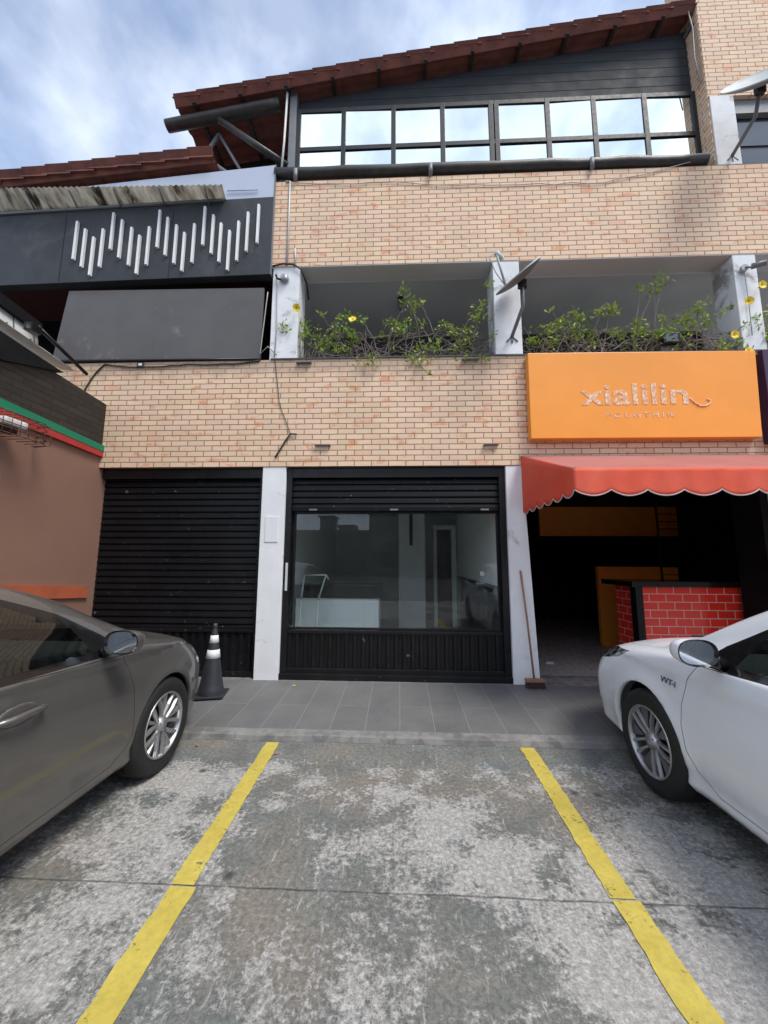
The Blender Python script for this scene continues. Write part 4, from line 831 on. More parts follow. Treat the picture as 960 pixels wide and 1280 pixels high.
T2 = [(1.72, 4.28, .07, 16), (1.85, 4.35, .06, 16), (1.95, 4.22, .06, 16), (2.05, 4.48, .08, 30), (2.22, 4.42, .10, 44), (2.32, 4.58, .09, 36), (2.42, 4.36, .08, 24), (2.56, 4.60, .07, 26), (2.68, 4.62, .06, 22), (2.80, 4.30, .06, 14), (3.02, 4.47, .07, 26), (3.00, 4.30, .07, 22), (3.12, 4.98, .05, 14), (3.32, 5.0, .06, 20), (3.40, 5.1, .06, 14), (3.26, 4.92, .05, 12), (3.35, 4.35, .08, 30), (3.22, 4.28, .06, 18), (3.45, 4.28, .08, 22), (3.58, 4.52, .08, 34), (3.72, 4.60, .08, 28), (3.66, 4.42, .07, 22), (3.88, 4.50, .05, 14), (4.02, 4.58, .05, 10), (4.15, 4.14, .06, 18), (4.18, 3.95, .05, 16), (4.24, 4.70, .05, 14), (4.40, 4.45, .08, 24), (4.30, 4.32, .06, 14), (4.55, 4.35, .08, 22), (4.62, 4.55, .08, 26), (4.55, 4.20, .07, 16), (3.90, 4.05, .04, 8), (1.95, 4.70, .03, 6)]
vine('climbing_plant', 'dense leafy climber above the orange sign with yellow flowers', 1.58, 4.75, T2, [(4.06, 4.22), (4.28, 4.66), (4.46, 4.87), (4.20, 4.00)], 9, 30)

# ================================================================== CARS
import numpy as np
def hermite(xs, ys, xq):
    """smooth non-uniform interpolation of rows ys at xs (monotone limited slopes)"""
    xs = np.asarray(xs, float); ys = np.asarray(ys, float); h = np.diff(xs); d = np.diff(ys, axis=0) / h[:, None]
    mks = np.zeros_like(ys); mks[0] = d[0]; mks[-1] = d[-1]
    for i in range(1, len(xs) - 1): mks[i] = (h[i] * d[i - 1] + h[i - 1] * d[i]) / (h[i - 1] + h[i])
    idx = np.clip(np.searchsorted(xs, xq, side='right') - 1, 0, len(xs) - 2); t_ = (xq - xs[idx]) / h[idx]; t_ = t_[:, None]; hh = h[idx][:, None]
    return (2 * t_**3 - 3 * t_**2 + 1) * ys[idx] + (t_**3 - 2 * t_**2 + t_) * hh * mks[idx] + (-2 * t_**3 + 3 * t_**2) * ys[idx + 1] + (t_**3 - t_**2) * hh * mks[idx + 1]
# ring control points v0..v11: (y, z), stations from nose to tail
ST = [
 (.96,  .10, [(0, .26), (.30, .26), (.46, .27), (.52, .33), (.54, .45), (.53, .54), (.50, .60), (.46, .64), (.42, .66), (.34, .675), (.2, .69), (0, .70)]),
 (.90,  .11, [(0, .21), (.46, .21), (.64, .22), (.69, .30), (.71, .46), (.70, .58), (.66, .65), (.60, .685), (.54, .70), (.45, .715), (.25, .73), (0, .74)]),
 (.78,  .11, [(0, .18), (.56, .18), (.75, .20), (.80, .30), (.82, .48), (.81, .60), (.755, .695), (.68, .735), (.61, .752), (.50, .77), (.3, .79), (0, .80)]),
 (.55,  .08, [(0, .17), (.60, .17), (.80, .19), (.85, .30), (.868, .52), (.86, .66), (.81, .765), (.74, .805), (.67, .822), (.56, .84), (.36, .862), (0, .875)]),
 (.28,  .04, [(0, .17), (.62, .17), (.81, .19), (.865, .30), (.885, .54), (.878, .70), (.835, .815), (.775, .855), (.71, .872), (.60, .892), (.4, .912), (0, .925)]),
 (.02,  .02, [(0, .17), (.63, .17), (.815, .19), (.87, .30), (.887, .55), (.88, .73), (.848, .855), (.795, .895), (.74, .912), (.68, .926), (.45, .955), (0, .97)]),
 (-.20, .0,  [(0, .17), (.63, .17), (.82, .19), (.87, .30), (.887, .55), (.882, .74), (.855, .885), (.81, .925), (.745, .975), (.70, 1.012), (.46, 1.065), (0, 1.09)]),
 (-.40, .0,  [(0, .17), (.64, .17), (.82, .19), (.87, .30), (.887, .55), (.883, .75), (.858, .893), (.825, .932), (.745, 1.03), (.66, 1.125), (.45, 1.185), (0, 1.21)]),
 (-.60, .0,  [(0, .17), (.64, .17), (.82, .19), (.87, .30), (.887, .55), (.884, .76), (.860, .898), (.83, .938), (.735, 1.085), (.625, 1.225), (.44, 1.28), (0, 1.30)]),
 (-.85, .0,  [(0, .17), (.64, .17), (.82, .19), (.87, .30), (.887, .55), (.885, .77), (.862, .905), (.834, .945), (.725, 1.14), (.60, 1.315), (.42, 1.365), (0, 1.385)]),
 (-1.2, .0,  [(0, .17), (.64, .17), (.82, .19), (.87, .30), (.887, .55), (.885, .78), (.864, .915), (.836, .955), (.72, 1.17), (.59, 1.37), (.41, 1.42), (0, 1.44)]),
 (-1.8, .0,  [(0, .17), (.64, .17), (.82, .19), (.87, .30), (.887, .55), (.886, .80), (.866, .93), (.838, .97), (.715, 1.19), (.585, 1.395), (.40, 1.45), (0, 1.47)]),
 (-2.4, .0,  [(0, .17), (.64, .17), (.82, .19), (.87, .30), (.887, .55), (.886, .81), (.866, .945), (.836, .985), (.71, 1.18), (.59, 1.35), (.40, 1.405), (0, 1.425)]),
 (-2.85, .0, [(0, .17), (.63, .17), (.82, .20), (.87, .31), (.885, .55), (.883, .82), (.860, .955), (.825, .995), (.72, 1.10), (.62, 1.20), (.42, 1.25), (0, 1.275)]),
 (-3.25, .0, [(0, .19), (.60, .19), (.81, .22), (.855, .33), (.872, .56), (.868, .82), (.83, .96), (.785, 1.00), (.72, 1.035), (.64, 1.065), (.42, 1.09), (0, 1.10)]),
 (-3.55, .04, [(0, .24), (.56, .24), (.76, .26), (.80, .36), (.82, .56), (.815, .80), (.78, .92), (.73, .965), (.67, .99), (.58, 1.01), (.38, 1.03), (0, 1.04)]),
 (-3.66, .06, [(0, .30), (.45, .30), (.62, .32), (.68, .42), (.70, .58), (.70, .76), (.66, .86), (.62, .90), (.55, .93), (.46, .95), (.3, .965), (0, .975)]),
]
def car_surface(dz):
    """dense half surface grid; dz(x, v) lets a car differ in height"""
    xs = [-s_[0] for s_ in ST]; rows = []
    for x, bul, ring in ST:
        ymax = max(p_[0] for p_ in ring); row = []
        for v, (y, z) in enumerate(ring):
            row += [x + bul * (1 - (y / ymax) ** 2), y, z + dz(x, v)]
        rows.append(row)
    q = []
    for a, b in zip(xs[:-1], xs[1:]):
        n = max(2, int(round((b - a) / .035))); q += [a + (b - a) * i / n for i in range(n)]
    q.append(xs[-1]); G = hermite(xs, rows, np.array(q)).reshape(len(q), 12, 3)
    vq = []; sub = [3, 2, 2, 5, 6, 6, 4, 6, 6, 4, 6]
    for i in range(11): vq += [i + j / sub[i] for j in range(sub[i])]
    vq.append(11); outg = []
    for ring in G: outg.append(hermite(np.arange(12), ring, np.array(vq)))
    return np.array(outg), vq
def cut(bm, faces, planes, inside_only=True):
    """cut faces along convex planes [(point, inward normal)], return faces inside all"""
    faces = set(faces)
    for co, no in planes:
        co, no = Vector(co), Vector(no).normalized()
        touch = [f_ for f_ in faces if f_.is_valid and any((v.co - co).dot(no) > 1e-6 for v in f_.verts) and any((v.co - co).dot(no) < -1e-6 for v in f_.verts)]
        whole = {f_ for f_ in faces if f_.is_valid} - set(touch)
        if touch:
            geom = list(touch) + list({e_ for f_ in touch for e_ in f_.edges}) + list({v for f_ in touch for v in f_.verts})
            res_ = bmesh.ops.bisect_plane(bm, geom=geom, dist=1e-6, plane_co=co, plane_no=no); newf = {g_ for g_ in res_['geom'] if isinstance(g_, bmesh.types.BMFace)}
            whole |= newf
        faces = {f_ for f_ in whole if f_.is_valid and (f_.calc_center_median() - co).dot(no) > 0}
    return faces
def within(bm, cands, pl):
    return [f_ for f_ in cands if f_.is_valid and all((f_.calc_center_median() - co).dot(no) > 0 for co, no in pl)]
def ring_cut(bm, cand_fn, pts, to3, g, mi):
    po, pi_ = poly_planes(grow(pts, g), to3, 0), poly_planes(pts, to3, 0)
    cut(bm, cand_fn(), po); cut(bm, within(bm, cand_fn(), po), pi_)
    ins = set(within(bm, cand_fn(), pi_))
    for f_ in within(bm, cand_fn(), po):
        if f_ not in ins: f_.material_index = mi
    return ins
def poly_planes(pts, to3, axis):
    """pts: 2D convex polygon CCW in (a,b); to3 maps (a,b)->Vector; axis: direction of projection"""
    cx = sum(p_[0] for p_ in pts) / len(pts); cy = sum(p_[1] for p_ in pts) / len(pts); out_ = []
    for i in range(len(pts)):
        a, b = pts[i], pts[(i + 1) % len(pts)]; na = -(b[1] - a[1]); nb = b[0] - a[0]
        if (cx - a[0]) * na + (cy - a[1]) * nb < 0: na, nb = -na, -nb
        out_.append((to3(a[0], a[1]), to3(na, nb)))
    return out_
side3 = lambda a, b: Vector((a, 0, b)); plan3 = lambda a, b: Vector((a, b, 0))
def circle(cx, cz, r_, n=36): return [(cx + r_ * math.cos(2 * math.pi * i / n), cz + r_ * math.sin(2 * math.pi * i / n)) for i in range(n)]
def grow(pts, g):
    """offset a convex polygon outward by g"""
    n = len(pts); cx = sum(p_[0] for p_ in pts) / n; cy = sum(p_[1] for p_ in pts) / n; out_ = []
    for i in range(n):
        p0, p1, p2 = pts[i - 1], pts[i], pts[(i + 1) % n]; v = Vector((0, 0))
        e1 = Vector((p1[0] - p0[0], p1[1] - p0[1])).normalized(); e2 = Vector((p2[0] - p1[0], p2[1] - p1[1])).normalized(); n1_ = Vector((e1.y, -e1.x)); n2_ = Vector((e2.y, -e2.x))
        c_ = Vector((cx - p1[0], cy - p1[1]))
        if n1_.dot(c_) > 0: n1_ = -n1_
        if n2_.dot(c_) > 0: n2_ = -n2_
        b_ = (n1_ + n2_); b_ = b_ / max(.3, b_.dot(n1_)) ; out_.append((p1[0] + b_.x * g, p1[1] + b_.y * g))
    return out_
def split_faces(bm, faces):
    """take faces out of bm into a new bmesh"""
    faces = [f_ for f_ in faces if f_.is_valid]; nb = bmesh.new(); vm = {}
    for f_ in faces:
        vs = []
        for v in f_.verts:
            if v not in vm: vm[v] = nb.verts.new(v.co)
            vs.append(vm[v])
        try: g_ = nb.faces.new(vs); g_.smooth = True; g_.material_index = 0
        except ValueError: pass
    bmesh.ops.delete(bm, geom=faces, context='FACES_ONLY'); return nb
def finish(nb, name, mats, parent):
    k = MB(); k.bm.free(); k.bm = nb; return k.build(name, mats, parent)

def car(name, label, loc, rz, paintm, cfg):
    e = empty(name, loc, rz); tag(e, label, 'car')
    G, vq = car_surface(cfg['dz']); nx, nv = G.shape[:2]
    tn = np.clip((G[:, :, 0] - .30) / .66, 0, None); G[:, :, 1] *= 1 - cfg.get('nose_in', 0) * tn ** 1.6; G[:, :, 0] -= cfg.get('nose_short', 0) * tn ** 2; G[:, :, 2] -= cfg.get('nose_drop', 0) * np.clip(tn, 0, 1) * np.clip((G[:, :, 2] - .4) / .4, 0, 1)
    # swage line and flared arches
    for i in range(nx):
        for j in range(nv):
            x, y, z = G[i, j]
            if y > .5 and z < .80:
                for ax in (0.0, -2.70):
                    rr = math.hypot(x - ax - cfg['arch_dx'], z - .32); G[i, j, 1] += .013 * math.exp(-((rr - cfg['arch_r'] - .01) / .045) ** 2)
            if y > .5:
                zc = cfg['crease'][0] + cfg['crease'][1] * x; G[i, j, 1] -= cfg['crease'][2] * (1 / (1 + math.exp((z - zc) / .010))) * math.exp(-((z - zc) / .16) ** 2) * (1 if z < zc else 0)
                zs = .27 + .02 * math.sin(x); G[i, j, 1] -= .012 * math.exp(-((z - zs - .04) / .03) ** 2)
    bm = bmesh.new(); V = [[bm.verts.new(G[i, j]) for j in range(nv)] for i in range(nx)]
    W = [[bm.verts.new((G[i, j, 0], -G[i, j, 1], G[i, j, 2])) if 0 < j < nv - 1 else V[i][j] for j in range(nv)] for i in range(nx)]
    for i in range(nx - 1):
        for j in range(nv - 1):
            bm.faces.new((V[i][j], V[i][j + 1], V[i + 1][j + 1], V[i + 1][j])); bm.faces.new((W[i][j], W[i + 1][j], W[i + 1][j + 1], W[i][j + 1]))
    for i, fl2 in ((0, 1), (nx - 1, 0)):  # close nose and tail
        for j in range(nv - 1): 
            q = (V[i][j], V[i][j + 1], W[i][j + 1], W[i][j]); q = tuple(dict.fromkeys(q))
            if len(q) > 2:
                f_ = bm.faces.new(q)
    bmesh.ops.recalc_face_normals(bm, faces=bm.faces)
    for f_ in bm.faces: f_.smooth = True; f_.material_index = 0
    def side_faces(s, lim=.42): return [f_ for f_ in bm.faces if f_.calc_center_median().y * s > lim]
    # slot 1: seam, slot 2: black trim
    glass_parts = []
    for s in (1, -1):
        for ax in (0.0, -2.70):
            ins = cut(bm, side_faces(s, .35), poly_planes(circle(ax + cfg['arch_dx'], .325, cfg['arch_r'], 40), side3, 0)); bmesh.ops.delete(bm, geom=list(ins), context='FACES')
        # front door
        ring_cut(bm, lambda: side_faces(s), cfg['door'], side3, .004, 1); ring_cut(bm, lambda: side_faces(s), cfg['door_rear'], side3, .004, 1)
        # side windows: outline, then trim ring, then glass
        trim = cut(bm, side_faces(s), poly_planes(grow(cfg['dlo'], .018), side3, 0))
        for f_ in trim: f_.material_index = 2
        for wi, wp in enumerate((cfg['win_front'], cfg['win_rear'])):
            g_ = cut(bm, [f_ for f_ in side_faces(s) if f_.material_index == 2], poly_planes(wp, side3, 0)); glass_parts.append(split_faces(bm, g_))
        # headlight
        hl = cut(bm, [f_ for f_ in side_faces(s, cfg['hl_y']) if f_.calc_center_median().x > .1], poly_planes(cfg['headlight'], cfg.get('hl_map', side3), 0))
        hb = split_faces(bm, hl); ho = finish(hb, 'headlight', M['headlamp'], e)
        tl = cut(bm, [f_ for f_ in side_faces(s, .55) if f_.calc_center_median().x < -3.2], poly_planes([(-3.15, .86), (-3.8, .70), (-3.8, .93), (-3.3, .95)], side3, 0))
        finish(split_faces(bm, tl), 'tail_light', M['red'], e)
    # windscreens from the grid: between stations, v >= 9.4
    def cross(x0, x1, lim): return [f_ for f_ in bm.faces if f_.material_index == 0 and abs(f_.calc_center_median().y) < lim and x0 < f_.calc_center_median().x < x1 and f_.calc_center_median().z > .9]
    ws = cut(bm, cross(-.95, .2, .8), poly_planes(cfg['screen'], plan3, 2)); finish(split_faces(bm, ws), 'windscreen', M['car_glass'], e)
    rwn = cut(bm, cross(-3.3, -2.4, .7), poly_planes([(-2.55, -.52), (-2.55, .52), (-3.08, .60), (-3.08, -.60)], plan3, 2)); finish(split_faces(bm, rwn), 'rear_window', M['car_glass'], e)
    # hood
    hf = [f_ for f_ in bm.faces if f_.material_index == 0 and -.15 < f_.calc_center_median().x < 1.05 and f_.calc_center_median().z > .62]
    inn = ring_cut(bm, lambda: [f_ for f_ in bm.faces if f_.material_index == 0 and -.15 < f_.calc_center_median().x < 1.05 and f_.calc_center_median().z > .62], cfg['hood'], plan3, .003, 1)
    finish(split_faces(bm, [f_ for f_ in inn if f_.is_valid]), 'hood', paintm, e)
    # roll the arch lips inwards
    be = [ed for ed in bm.edges if ed.is_boundary]
    for s in (1, -1):
        for ax in (0.0, -2.70):
            sel = [ed for ed in be if ed.is_valid and all(v.co.y * s > .3 and abs(math.hypot(v.co.x - ax - cfg['arch_dx'], v.co.z - .325) - cfg['arch_r']) < .006 for v in ed.verts)]
            ex = bmesh.ops.extrude_edge_only(bm, edges=sel); nv_ = [g_ for g_ in ex['geom'] if isinstance(g_, bmesh.types.BMVert)]
            for v in nv_: v.co.y -= s * .035; v.co.x += (v.co.x - ax - cfg['arch_dx']) * .012; v.co.z += (v.co.z - .325) * .012
    # doors
    for s in (1, -1):
        for D in (cfg['door'], cfg['door_rear']):
            g_ = [f_ for f_ in bm.faces if f_.material_index in (0,) and f_.calc_center_median().y * s > .5]
            pl = poly_planes(D, side3, 0); g_ = [f_ for f_ in g_ if all((f_.calc_center_median() - co).dot(no.normalized()) > -1e-5 for co, no in pl)]
            do = finish(split_faces(bm, g_), 'door', paintm, e)
            hx, hz = (cfg['handle'] if D is cfg['door'] else (cfg['handle'][0] - 1.02, cfg['handle'][1] + .025)); yy = .893
            k = MB(); pts = [(hx + .115, s * (yy - .012), hz - .004), (hx + .095, s * (yy + .018), hz), (hx + .03, s * (yy + .034), hz + .003), (hx - .05, s * (yy + .034), hz + .002), (hx - .10, s * (yy + .018), hz), (hx - .115, s * (yy - .01), hz - .004)]
            k.tube(pts, [.010, .014, .015, .015, .014, .010], 10); k.build('handle', paintm, do)
            k = MB(); k.lathe([(.001, .004), (.040, .002), (.052, .0), (.056, -.004)], Matrix.Translation((hx + .0, s * (yy - .008), hz)) @ Matrix.Rotation(-s * R(90), 4, 'X') @ Matrix.Diagonal((1.7, .75, 1, 1)), 24); k.build('handle_cup', paintm, do)
    bodyo = finish(bm, 'body', [paintm, M['dark_void'], M['trim_gloss']], e)
    for i, gb in enumerate(glass_parts): finish(gb, 'side_window', M['car_glass'], e)
    # chrome / black strip at foot of side glass
    for s in (1, -1):
        pass
    # wheel wells and underside tray
    k = MB()
    for ax in (0.0, -2.70):
        for s in (1, -1):
            rr = cfg['arch_r'] + .012; pts = circle(ax + cfg['arch_dx'], .325, rr, 28)
            for i in range(28):
                a, b = pts[i], pts[(i + 1) % 28]
                if a[1] > .15 or b[1] > .15: k.poly([(a[0], s * .80, a[1]), (b[0], s * .80, b[1]), (b[0], s * .45, b[1]), (a[0], s * .45, a[1])])
            k.poly([(p_[0], s * .45, max(p_[1], .1)) for p_ in pts])
    k.box((-3.4, -.62, .16), (.7, .62, .24)); k.build('wheel_well', M['dark_void'], e)
    # cabin: floor mass, dashboard, seats, steering wheel
    k = MB(); k.box((-3.0, -.72, .30), (-.1, .72, .60)); k.box((-.55, -.70, .60), (-.02, .70, .90), .05); k.build('dashboard', M['seat'], e)
    for s in (1, -1):
        for xx in (-1.25, -2.1):
            k = MB(); k.box((xx - .05, s * .36 - .25, .5), (xx + .45, s * .36 + .25, .66), .05); k.prism([(xx - .08, s * .36 - .24, .60), (xx + .07, s * .36 - .24, .60), (xx - .10, s * .36 - .20, 1.18), (xx - .22, s * .36 - .20, 1.16)], (0, .44, 0), .04)
            k.box((xx - .24, s * .36 - .12, 1.20), (xx - .14, s * .36 + .12, 1.36), .035); k.build('seat', M['seat'], e)
    k = MB(); q = Matrix.Translation((-.72, .36, .94)) @ Matrix.Rotation(R(65), 4, 'Y'); rg = [q @ Vector((.185 * math.cos(a_ * math.pi / 12), .185 * math.sin(a_ * math.pi / 12), 0)) for a_ in range(25)]
    k.tube(rg, .014, 8, cap=False); k.tube([q @ Vector((-.18, 0, 0)), q @ Vector((.18, 0, 0))], .016, 6); k.tube([q @ Vector((0, -.18, 0)), q @ Vector((0, .18, 0))], .016, 6); k.build('steering_wheel', M['dark_void'], e)
    # mirrors
    for s in (1, -1):
        mx_, my_, mz_ = cfg['mirror']
        k = MB(); n1_, n2_ = 20, 10
        qm = Matrix.Translation((mx_, s * my_, mz_)) @ Matrix.Rotation(s * R(8), 4, 'Z')
        # shell: half ellipsoid opening backwards (-x)
        rings = []
        for i in range(n2_ + 1):
            a_ = (math.pi / 2) * i / n2_; rr = math.sin(a_) ** .75 if i else 0.001; xx = .105 * math.cos(a_) ** .9
            rings.append([k.bm.verts.new(qm @ Vector((xx + .02 * math.copysign(abs(math.cos(b_)) ** .8, math.cos(b_)), s * .092 * rr * math.copysign(abs(math.cos(b_)) ** .8, math.cos(b_)), .068 * rr * math.copysign(abs(math.sin(b_)) ** .8, math.sin(b_)) + .0))) for b_ in [2 * math.pi * q_ / n1_ for q_ in range(n1_)]])
        for i in range(n2_):
            for j in range(n1_): k.bm.faces.new((rings[i][j], rings[i][(j + 1) % n1_], rings[i + 1][(j + 1) % n1_], rings[i + 1][j])).smooth = True
        bmesh.ops.recalc_face_normals(k.bm, faces=k.bm.faces); mo = k.build('wing_mirror', paintm, e)
        k = MB(); outer = [qm @ Vector((.02 * math.copysign(abs(math.cos(b_)) ** .8, math.cos(b_)) - .004, s * .092 * math.copysign(abs(math.cos(b_)) ** .8, math.cos(b_)), .068 * math.copysign(abs(math.sin(b_)) ** .8, math.sin(b_)))) for b_ in [2 * math.pi * q_ / 24 for q_ in range(24)]]
        cpt = sum(outer, Vector()) / 24; innr = [cpt + (o__ - cpt) * .86 + qm.to_3x3() @ Vector((.012, 0, 0)) for o__ in outer]
        for j in range(24): k.poly([outer[j], outer[(j + 1) % 24], innr[(j + 1) % 24], innr[j]])
        k.build('rim', M['trim_gloss'], mo)
        k = MB(); k.poly([cpt + (o__ - cpt) * .87 + qm.to_3x3() @ Vector((.011, 0, 0)) for o__ in outer]); k.build('mirror_glass', M['mirror'], mo)
        k = MB(); k.tube([(mx_ + .03, s * (my_ - .08), mz_ - .03), (mx_ + .06, s * .83, mz_ - .075)], [.03, .035], 10); k.build('stalk', M['trim_gloss'], mo)
        k = MB(); k.tube([(mx_ + .075, s * (my_ + .07), mz_ - .005), (mx_ + .105, s * (my_ + .03), mz_ - .012)], [.012, .013], 8); k.build('indicator', M['lamp_glass'], mo)
    # wheels
    for ax in (0.0, -2.70):
        for s in (1, -1):
            we = wheel(cfg['wheel']); we.parent = e; we.location = (ax + cfg['axle_dx'], s * .782, .317); we.rotation_euler = (0, cfg['spin'] if ax == 0 else 1.1, 0 if s > 0 else math.pi)
    # antenna-free roof, wipers
    k = MB(); k.tube([(.03, -.45, .985), (-.03, .15, 1.03)], .007, 5); k.tube([(.03, .15, .985), (-.03, .60, 1.0)], .007, 5); k.build('wiper', M['dark_void'], e)
    return e
def wheel(kind):
    """wheel about the local Y axis, outer face to +Y"""
    we = bpy.data.objects.new('wheel', None); col.objects.link(we); q = Matrix.Rotation(R(-90), 4, 'X')
    k = MB(); k.lathe([(.212, -.105), (.235, -.108), (.285, -.112), (.305, -.098), (.314, -.075), (.317, -.03), (.317, .03), (.314, .075), (.305, .096), (.288, .110), (.262, .114), (.238, .110), (.216, .104), (.208, .10)], q, 64)
    k.build('tyre', M['rubber'], we)
    k = MB(); k.lathe([(.206, -.10), (.20, -.02), (.198, .06), (.205, .098), (.2115, .107), (.214, .104)], q, 56); k.lathe([(.214, .104), (.2105, .111), (.204, .108), (.199, .095)], q, 56)
    k.build('rim', M['rim'], we)
    k = MB(); k.lathe([(.205, -.02), (.10, -.02), (.001, -.02)], q, 40); k.lathe([(.135, .01), (.135, .02), (.001, .02)], q, 40); k.build('brake_disc', M['dark_void'], we)
    def spoke(k, a0, r0, r1, w0, w1, off, h0, h1, th=.018, ang=0.0):
        """tapered spoke from r0 to r1; off = sideways offset; bevelled top"""
        ca, sa = math.cos(a0), math.sin(a0)
        def pt(r_, t_, h): x, z = r_ * ca - t_ * sa, r_ * sa + t_ * ca; return Vector((x, h, z))
        A = [pt(r0, off[0] - w0, h0 - th), pt(r0, off[0] - w0 * .55, h0), pt(r0, off[0] + w0 * .55, h0), pt(r0, off[0] + w0, h0 - th)]
        Bm = [pt((r0 + r1) / 2, (off[0] + off[1]) / 2 + ang - (w0 + w1) / 2, (h0 + h1) / 2 - th + .006), pt((r0 + r1) / 2, (off[0] + off[1]) / 2 + ang - (w0 + w1) * .28, (h0 + h1) / 2 + .006), pt((r0 + r1) / 2, (off[0] + off[1]) / 2 + ang + (w0 + w1) * .28, (h0 + h1) / 2 + .006), pt((r0 + r1) / 2, (off[0] + off[1]) / 2 + ang + (w0 + w1) / 2, (h0 + h1) / 2 - th + .006)]
        C = [pt(r1, off[1] - w1, h1 - th), pt(r1, off[1] - w1 * .6, h1), pt(r1, off[1] + w1 * .6, h1), pt(r1, off[1] + w1, h1 - th)]
        rr = [[k.bm.verts.new(v) for v in row] for row in (A, Bm, C)]
        for i in range(2):
            for j in range(4): k.bm.faces.new((rr[i][j], rr[i][(j + 1) % 4], rr[i + 1][(j + 1) % 4], rr[i + 1][j]))
        k.bm.faces.new(rr[2])
    k = MB()
    for i in range(5):
        a0 = i * 2 * math.pi / 5
        if kind == 'twin':
            spoke(k, a0, .035, .205, .012, .013, (-.020, -.034), .082, .098); spoke(k, a0, .035, .205, .012, .013, (.020, .034), .082, .098)
        else:
            spoke(k, a0, .04, .205, .014, .016, (-.022, -.036), .088, .100, ang=-.006); spoke(k, a0, .04, .205, .014, .016, (.022, .036), .088, .100, ang=.006)
            spoke(k, a0 + math.pi / 5, .05, .205, .010, .020, (0, 0), .078, .092)
    bmesh.ops.recalc_face_normals(k.bm, faces=k.bm.faces); k.build('spokes', M['rim'], we)
    if kind == 'twin':
        for i in range(5):
            k = MB(); a0 = i * 2 * math.pi / 5 + .36; a1 = a0 + .42
            k.prism([Vector((r_ * math.cos(a_), .074, r_ * math.sin(a_))) for r_, a_ in ((.075, a0 + .2), (.202, a0), (.206, (a0 + a1) / 2), (.202, a1 + .02))], (0, .012, 0), .002); k.build('insert', M['rim_grey'], we)
    k = MB(); k.lathe([(.055, .07), (.050, .092), (.032, .100), (.028, .106), (.001, .108)], q, 28)
    k.build('hub_cap', M['rim'], we)
    k = MB()
    for i in range(5): a_ = i * 2 * math.pi / 5 + .6; k.tube([(.04 * math.cos(a_), .085, .04 * math.sin(a_)), (.04 * math.cos(a_), .098, .04 * math.sin(a_))], .007, 8)
    k.build('wheel_nut', M['steel'], we)
    return we
m, t, p, o = newmat('headlamp'); lw = node(t, 'ShaderNodeTexVoronoi', {'Vector': coords(t, (10, 10, 18)), 'Scale': 1.5}); t.links.new(ramp(t, lw.outputs['Distance'], [(.1, (.02, .02, .022)), (.5, (.10, .105, .11)), (.75, (.40, .41, .42))]), p.inputs['Base Color'])
p.inputs['Roughness'].default_value = .12; p.inputs['Coat Weight'].default_value = 1; p.inputs['Metallic'].default_value = .3; M['headlamp'] = m
m2 = simple('clear headlamp', (.55, .56, .57), .12, metal=.5, coat=1)

CW = dict(dz=lambda x, v: 0.0, arch_r=.348, arch_dx=.075, axle_dx=.05, crease=(.80, -.02, .010),
    door=[(-.40, .905), (-.325, .80), (-.285, .66), (-.275, .55), (-.30, .42), (-.37, .32), (-.47, .27), (-1.45, .262), (-1.47, .94), (-1.2, .945)],
    door_rear=[(-1.485, .262), (-2.28, .27), (-2.40, .5), (-2.45, .75), (-2.45, .955), (-1.485, .935)],
    dlo=[(-.40, .928), (-.50, 1.02), (-.72, 1.165), (-1.0, 1.275), (-1.35, 1.335), (-1.9, 1.355), (-2.4, 1.29), (-2.85, 1.12), (-3.0, 1.005), (-1.6, .965)],
    win_front=[(-.60, .952), (-.68, 1.105), (-1.0, 1.255), (-1.40, 1.325), (-1.44, .972)],
    win_rear=[(-1.52, .975), (-1.50, 1.33), (-1.9, 1.34), (-2.38, 1.275), (-2.80, 1.115), (-2.92, 1.01)],
    headlight=[(.30, .83), (.62, .80), (.92, .71), (.90, .655), (.66, .70), (.42, .76)], hl_y=.42,
    screen=[(.10, -.45), (.10, .45), (.0, .655), (-.42, .62), (-.83, .53), (-.90, .3), (-.90, -.3), (-.83, -.53), (-.42, -.62), (.0, -.655)],
    hood=[(.93, -.3), (.93, .3), (.80, .52), (.45, .69), (.02, .735), (.02, -.735), (.45, -.69), (.80, -.52)],
    handle=(-1.28, .80), mirror=(-.60, .995, 1.02), wheel='twin', spin=.55)
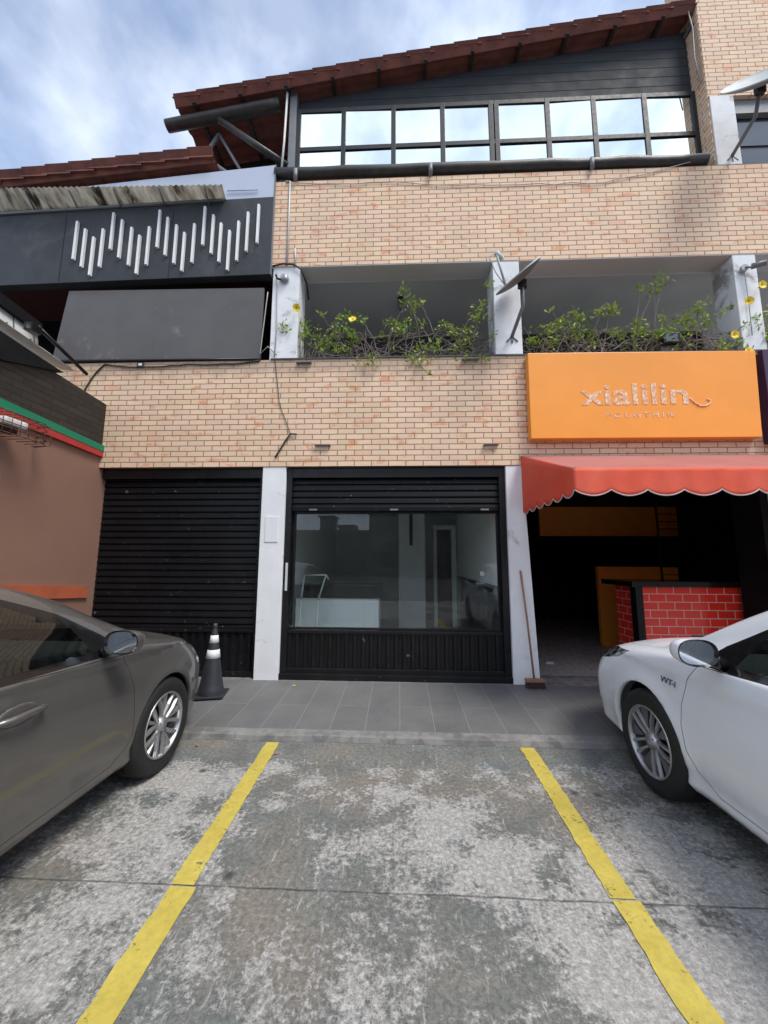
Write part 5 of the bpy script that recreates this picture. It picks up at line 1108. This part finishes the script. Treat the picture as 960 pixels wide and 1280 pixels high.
CG = dict(CW); CG.update(nose_in=.20, nose_short=.07, nose_drop=.05, dz=lambda x, v: (-.02 if v >= 9 and x < -.3 else 0.0), crease=(.845, -.055, .016), wheel='five', spin=.2, arch_r=.332, arch_dx=.038, axle_dx=.03,
    headlight=[(.22, .83), (.62, .80), (.95, .70), (.92, .66), (.60, .74)], handle=(-1.07, .80), mirror=(-.60, .975, 1.01),
    door=[(-.42, .895), (-.36, .80), (-.32, .66), (-.31, .52), (-.315, .40), (-.35, .32), (-.43, .27), (-1.45, .262), (-1.47, .94), (-1.2, .935)])
cw = car('parked_car', 'white sedan parked nose in before the cafe counter', (2.515, -1.83, 0), R(90), M['paint_white'], CW)
cgm = car('parked_car', 'grey sedan parked nose in beside the traffic cone', (-2.565, -1.73, 0), R(90), M['paint_grey'], CG)
# badge on the white car's wing
tx = text_obj('VVT-i', .052, (0, 0, 0), M['badge'], 1.05, .002, .25, rot=(R(90), 0, 0), name='badge'); tx.parent = cw; tx.location = (-.19, .889, .745); tx.rotation_euler = (0, 0, R(180))

# ================================================================== ACROSS THE STREET (seen only in reflections)
def block(x0, x1, y0, y1, h, mat, label, win=True, fl=3.0, bay=3.2):
    e = empty('street_building', ((x0 + x1) / 2, y1, 0)); tag(e, label, 'building', 'buildings across the street')
    SP(B('wall', (x0, y0, 0), (x1, y1, h), mat), e); SP(B('roof', (x0 - .3, y0 - .3, h), (x1 + .3, y1 + .3, h + .35), M['steel']), e)
    if win:
        k = MB(); z = 1.0
        while z + 1.6 < h:
            x = x0 + 1.0
            while x + 1.6 < x1: k.box((x, y1 - .02, z), (x + 1.6, y1 + .04, z + 1.5)); x += bay
            z += fl
        SP(k.build('window', M['far_glass']), e)
block(-34, -3.5, -60, -38, 4.6, M['far_wall2'], 'long low building across the street behind the viewer')
block(-14, -11.5, -64, -60.5, 9.0, M['far_wall'], 'slim grey tower far behind the low street building', fl=3)
block(-10.8, -8, -66, -61, 7.4, M['far_wall'], 'second grey block behind the low street building')
block(-3.0, 22, -52, -32, 10.5, M['far_wall2'], 'taller brown building across the street behind the viewer')
block(23, 50, -56, -34, 7.0, M['far_wall'], 'grey building at the far end of the street opposite')
